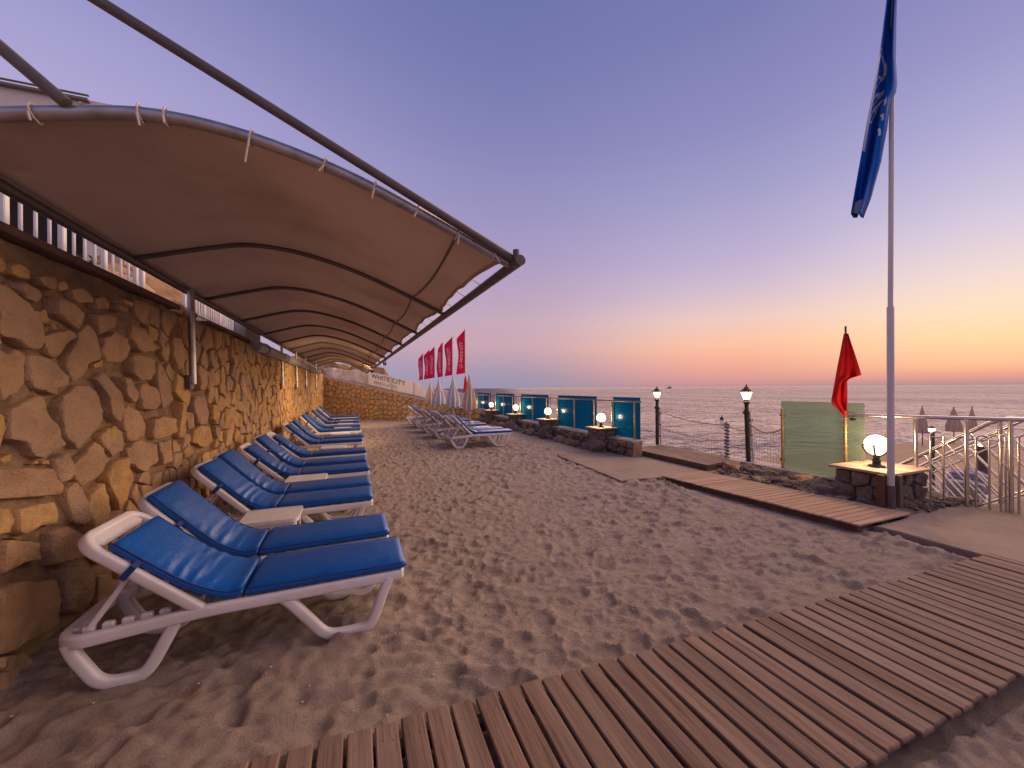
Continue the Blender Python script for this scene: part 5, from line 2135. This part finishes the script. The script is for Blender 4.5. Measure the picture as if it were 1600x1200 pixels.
# ================================================================== STEEL RAILING AND STAIR
SR = thing('steel_railing', 'stainless steel railing with looped balusters beside the flagpole at the stair head', 'railing', (7.6, 2.8, 0))
rail = smooth_path([(7.26, 3.96, 1.19), (7.46, 3.3, 1.195), (7.64, 2.80, 1.20), (7.72, 2.5, 1.205), (7.80, 2.1, 1.215), (7.86, 1.7, 1.22)], 6)
MB().tube(rail, .026, 12).build('handrail', M['stainless'], SR, smooth=60)
for (x, y) in ((7.50, 3.24), (7.64, 2.78), (7.74, 2.42), (7.84, 1.85)):
    MB().tube([(x, y, -.02), (x, y, 1.19)], .024, 10, up=(0, 1, 0)).build('post', M['stainless'], SR, smooth=60)
lo = [((7.54, 3.10), (7.58, 2.98), 1.0), ((7.665, 2.70), (7.695, 2.59), .98), ((7.72, 2.50), (7.73, 2.46), 1.0), ((7.755, 2.36), (7.775, 2.25), 1.02), ((7.79, 2.17), (7.81, 2.06), 1.03)]
for (a, b, h) in lo:
    w = math.hypot(a[0] - b[0], a[1] - b[1])
    pts = [(a[0], a[1], 0.0)]
    for j in range(9):
        t = PI * j / 8
        f = (1 - math.cos(t)) / 2
        pts.append((a[0] + (b[0] - a[0]) * f, a[1] + (b[1] - a[1]) * f, h - w / 2 + w / 2 * math.sin(t)))
    pts.append((b[0], b[1], 0.0))
    MB().tube(pts, .0125, 8, up=(.96, .28, 0)).build('baluster', M['stainless'], SR, smooth=60)
MB().tube([(7.50, 3.24, .92), (7.585, 2.98, .92)], .008, 6).build('crossbar', M['stainless'], SR)
MB().tube([(7.64, 2.78, .92), (7.74, 2.42, .92)], .008, 6).build('crossbar', M['stainless'], SR)

for (X0, lb, dz) in ((8.08, 'stainless steel stair handrail with slanting bars descending to the sea nearest the steel railing', 0), (9.02, 'stainless steel stair handrail with slanting bars on the far side of the sea stair', 0)):
    ST = thing('stair_railing', lb, 'railing', (X0, 3.2, 0), 'handrails of the sea stair')
    sl = -.775
    Pz = lambda y, d: (X0, y + d * sl * .0, 0)
    top = lambda y: 1.20 + sl * (y - 2.62)
    ys_, ye = 2.2, 5.3
    MB().tube([(X0, 2.0, 1.205), (X0, 2.55, 1.20)] + [(X0, y, top(y)) for y in (2.72, 3.5, 4.5, 5.3)], .026, 10, up=(1, 0, 0)).build('handrail', M['stainless'], ST, smooth=60)
    nrm_ = Vector((0, sl, -1)).normalized() if False else Vector((0, -.612, -.79))
    for off in (.16, .86):
        MB().tube([(X0, y + nrm_.y * off, top(y) + nrm_.z * off) for y in (2.75, 5.3)], .012, 8, up=(1, 0, 0)).build('side_bar', M['stainless'], ST, smooth=60)
    y = 2.9
    k = 0
    while y < 5.25:
        MB().tube([(X0, y + nrm_.y * .02, top(y) + nrm_.z * .02), (X0, y + nrm_.y * .88, top(y) + nrm_.z * .88)], .0115 if k % 4 else .019, 8, up=(1, 0, 0)).build('bar', M['stainless'], ST, smooth=60)
        y += .125
        k += 1
    for y in (2.62, 4.0, 5.2):
        MB().tube([(X0, y, top(y)), (X0, y, top(y) - 1.15)], .022, 8, up=(0, 1, 0)).build('post', M['stainless'], ST, smooth=60)
m = MB()
for k in range(9):
    m.box((8.55, 2.80 + .27 * k, -.12 - .195 * k - .6), (1.05, .27, 1.2), .01)
m.build('sea_stair', M['concrete'], kind='structure')

# ================================================================== LOWER DECK WITH PARASOLS AND LAMPS
mb = MB()
mb.box((20, 7.2, -1.42), (18, 8.4, .3))
mb.build('deck_slab', M['joist'], kind='structure')
DK = thing('sea_deck', 'low wooden bathing deck out over the water below the stair', 'deck', (20, 7.2, -1.26))
for k in range(42):
    MB().box((20, 3.1 + .2 * k, -1.245), (18, .19, .05), .006).build('plank', M['wood_x'], DK)
for (x, y, hh, r, zb, lb) in ((25.1, 10.6, 1.85, .2, .6, 'closed cream parasol on the low sea deck farthest left behind the steel railing'), (27.4, 10.4, 1.75, .3, .6, 'wider closed parasol on the low sea deck between the railing posts'), (28.6, 10.2, 1.75, .18, .6, 'closed cream parasol on the low sea deck just right of the wider one')):
    parasol(x, y, -1.22, hh, r, lb, M['cream_cloth'], 'closed parasols on the low sea deck', M['old_wood'], zb, False)
for (x, y, h, r, lb) in ((14.3, 5.85, 1.62, .06, 'dark post with small lit lamp on the sea deck behind the first railing loop'), (17.2, 5.95, 1.05, .13, 'thick post with lit lamp on the sea deck seen through the stair bars')):
    t = thing('deck_lamp', lb, 'lamp', (x, y, -1.22), 'lamps on the low sea deck')
    MB().tube([(x, y, -1.22), (x, y, -1.22 + h)], r, 8, up=(0, 1, 0)).build('pole', M['old_wood'], t, smooth=60)
    MB().sphere((x, y, -1.22 + h + .06), .07, 10, 8).build('bulb', M['lantern_glow'], t, smooth=80)
    MB().lathe([(.09, 0), (.06, .03), (.02, .06)], (x, y, -1.22 + h + .10), 10).build('cap', M['black_iron'], t, smooth=40)
lounger(13.6, 4.9, 1, 'blue lounger on the low sea deck below the stair bars', 'loungers on the low sea deck', .3, -1.22)
lounger(12.6, 4.6, 0, 'blue lounger on the low sea deck next to the edge of the railing', 'loungers on the low sea deck', .3, -1.22)

# ================================================================== BOAT AND BUOY
BT = thing('fishing_boat', 'small dark fishing boat far out on the horizon', 'boat', (645, 698, -1.5))
m = MB()
U_ = Vector((math.cos(TH), -math.sin(TH), 0))
W_ = Vector((math.sin(TH), math.cos(TH), 0))
secs = [(-5.5, 1.3, 1.9), (-3, 1.7, 1.5), (1, 1.8, 1.6), (4, 1.3, 2.2), (6.2, .1, 3.0)]
for (s_, w, h) in secs:
    for (a, z) in ((-w, h), (-w * .6, -.3), (w * .6, -.3), (w, h)):
        p = Vector((645, 698, -1.5 + z)) + U_ * s_ + W_ * a
        m.v.append(tuple(p))
for i in range(4):
    for k in range(4):
        m.f.append((i * 4 + k, i * 4 + (k + 1) % 4, (i + 1) * 4 + (k + 1) % 4, (i + 1) * 4 + k))
m.f.append((3, 2, 1, 0))
m.f.append((16, 17, 18, 19))
m.build('hull', M['hull'], BT)
R3 = Matrix.Rotation(-TH, 3, 'Z')
p = Vector((645, 698, 1.6)) + U_ * 1.2
MB().box(p, (3.2, 2.2, 3.0), .1, R3).build('cabin', M['hull'], BT)
p = Vector((645, 698, -1)) + U_ * 3
MB().tube([p, p + Vector((0, 0, 8.5))], .18, 6, up=(0, 1, 0)).build('mast', M['black_iron'], BT)
p = Vector((645, 698, -1)) - U_ * 3.5
MB().tube([p, p + Vector((0, 0, 5))], .14, 6, up=(0, 1, 0)).build('mast', M['black_iron'], BT)
BY = thing('buoy', 'small dark blue buoy floating off the quay between the lamp posts', 'buoy', (32.8, 28.5, -1.5))
m = MB()
m.lathe([(.05, -.2), (.15, -.1), (.18, .05), (.13, .2), (.05, .26)], (32.8, 28.5, -1.5), 12)
m.build('float', M['buoy'], BY, smooth=60)
MB().tube([(32.8, 28.5, -1.3), (32.8, 28.5, -1.08)], .03, 6, up=(0, 1, 0)).build('ring', M['buoy'], BY)
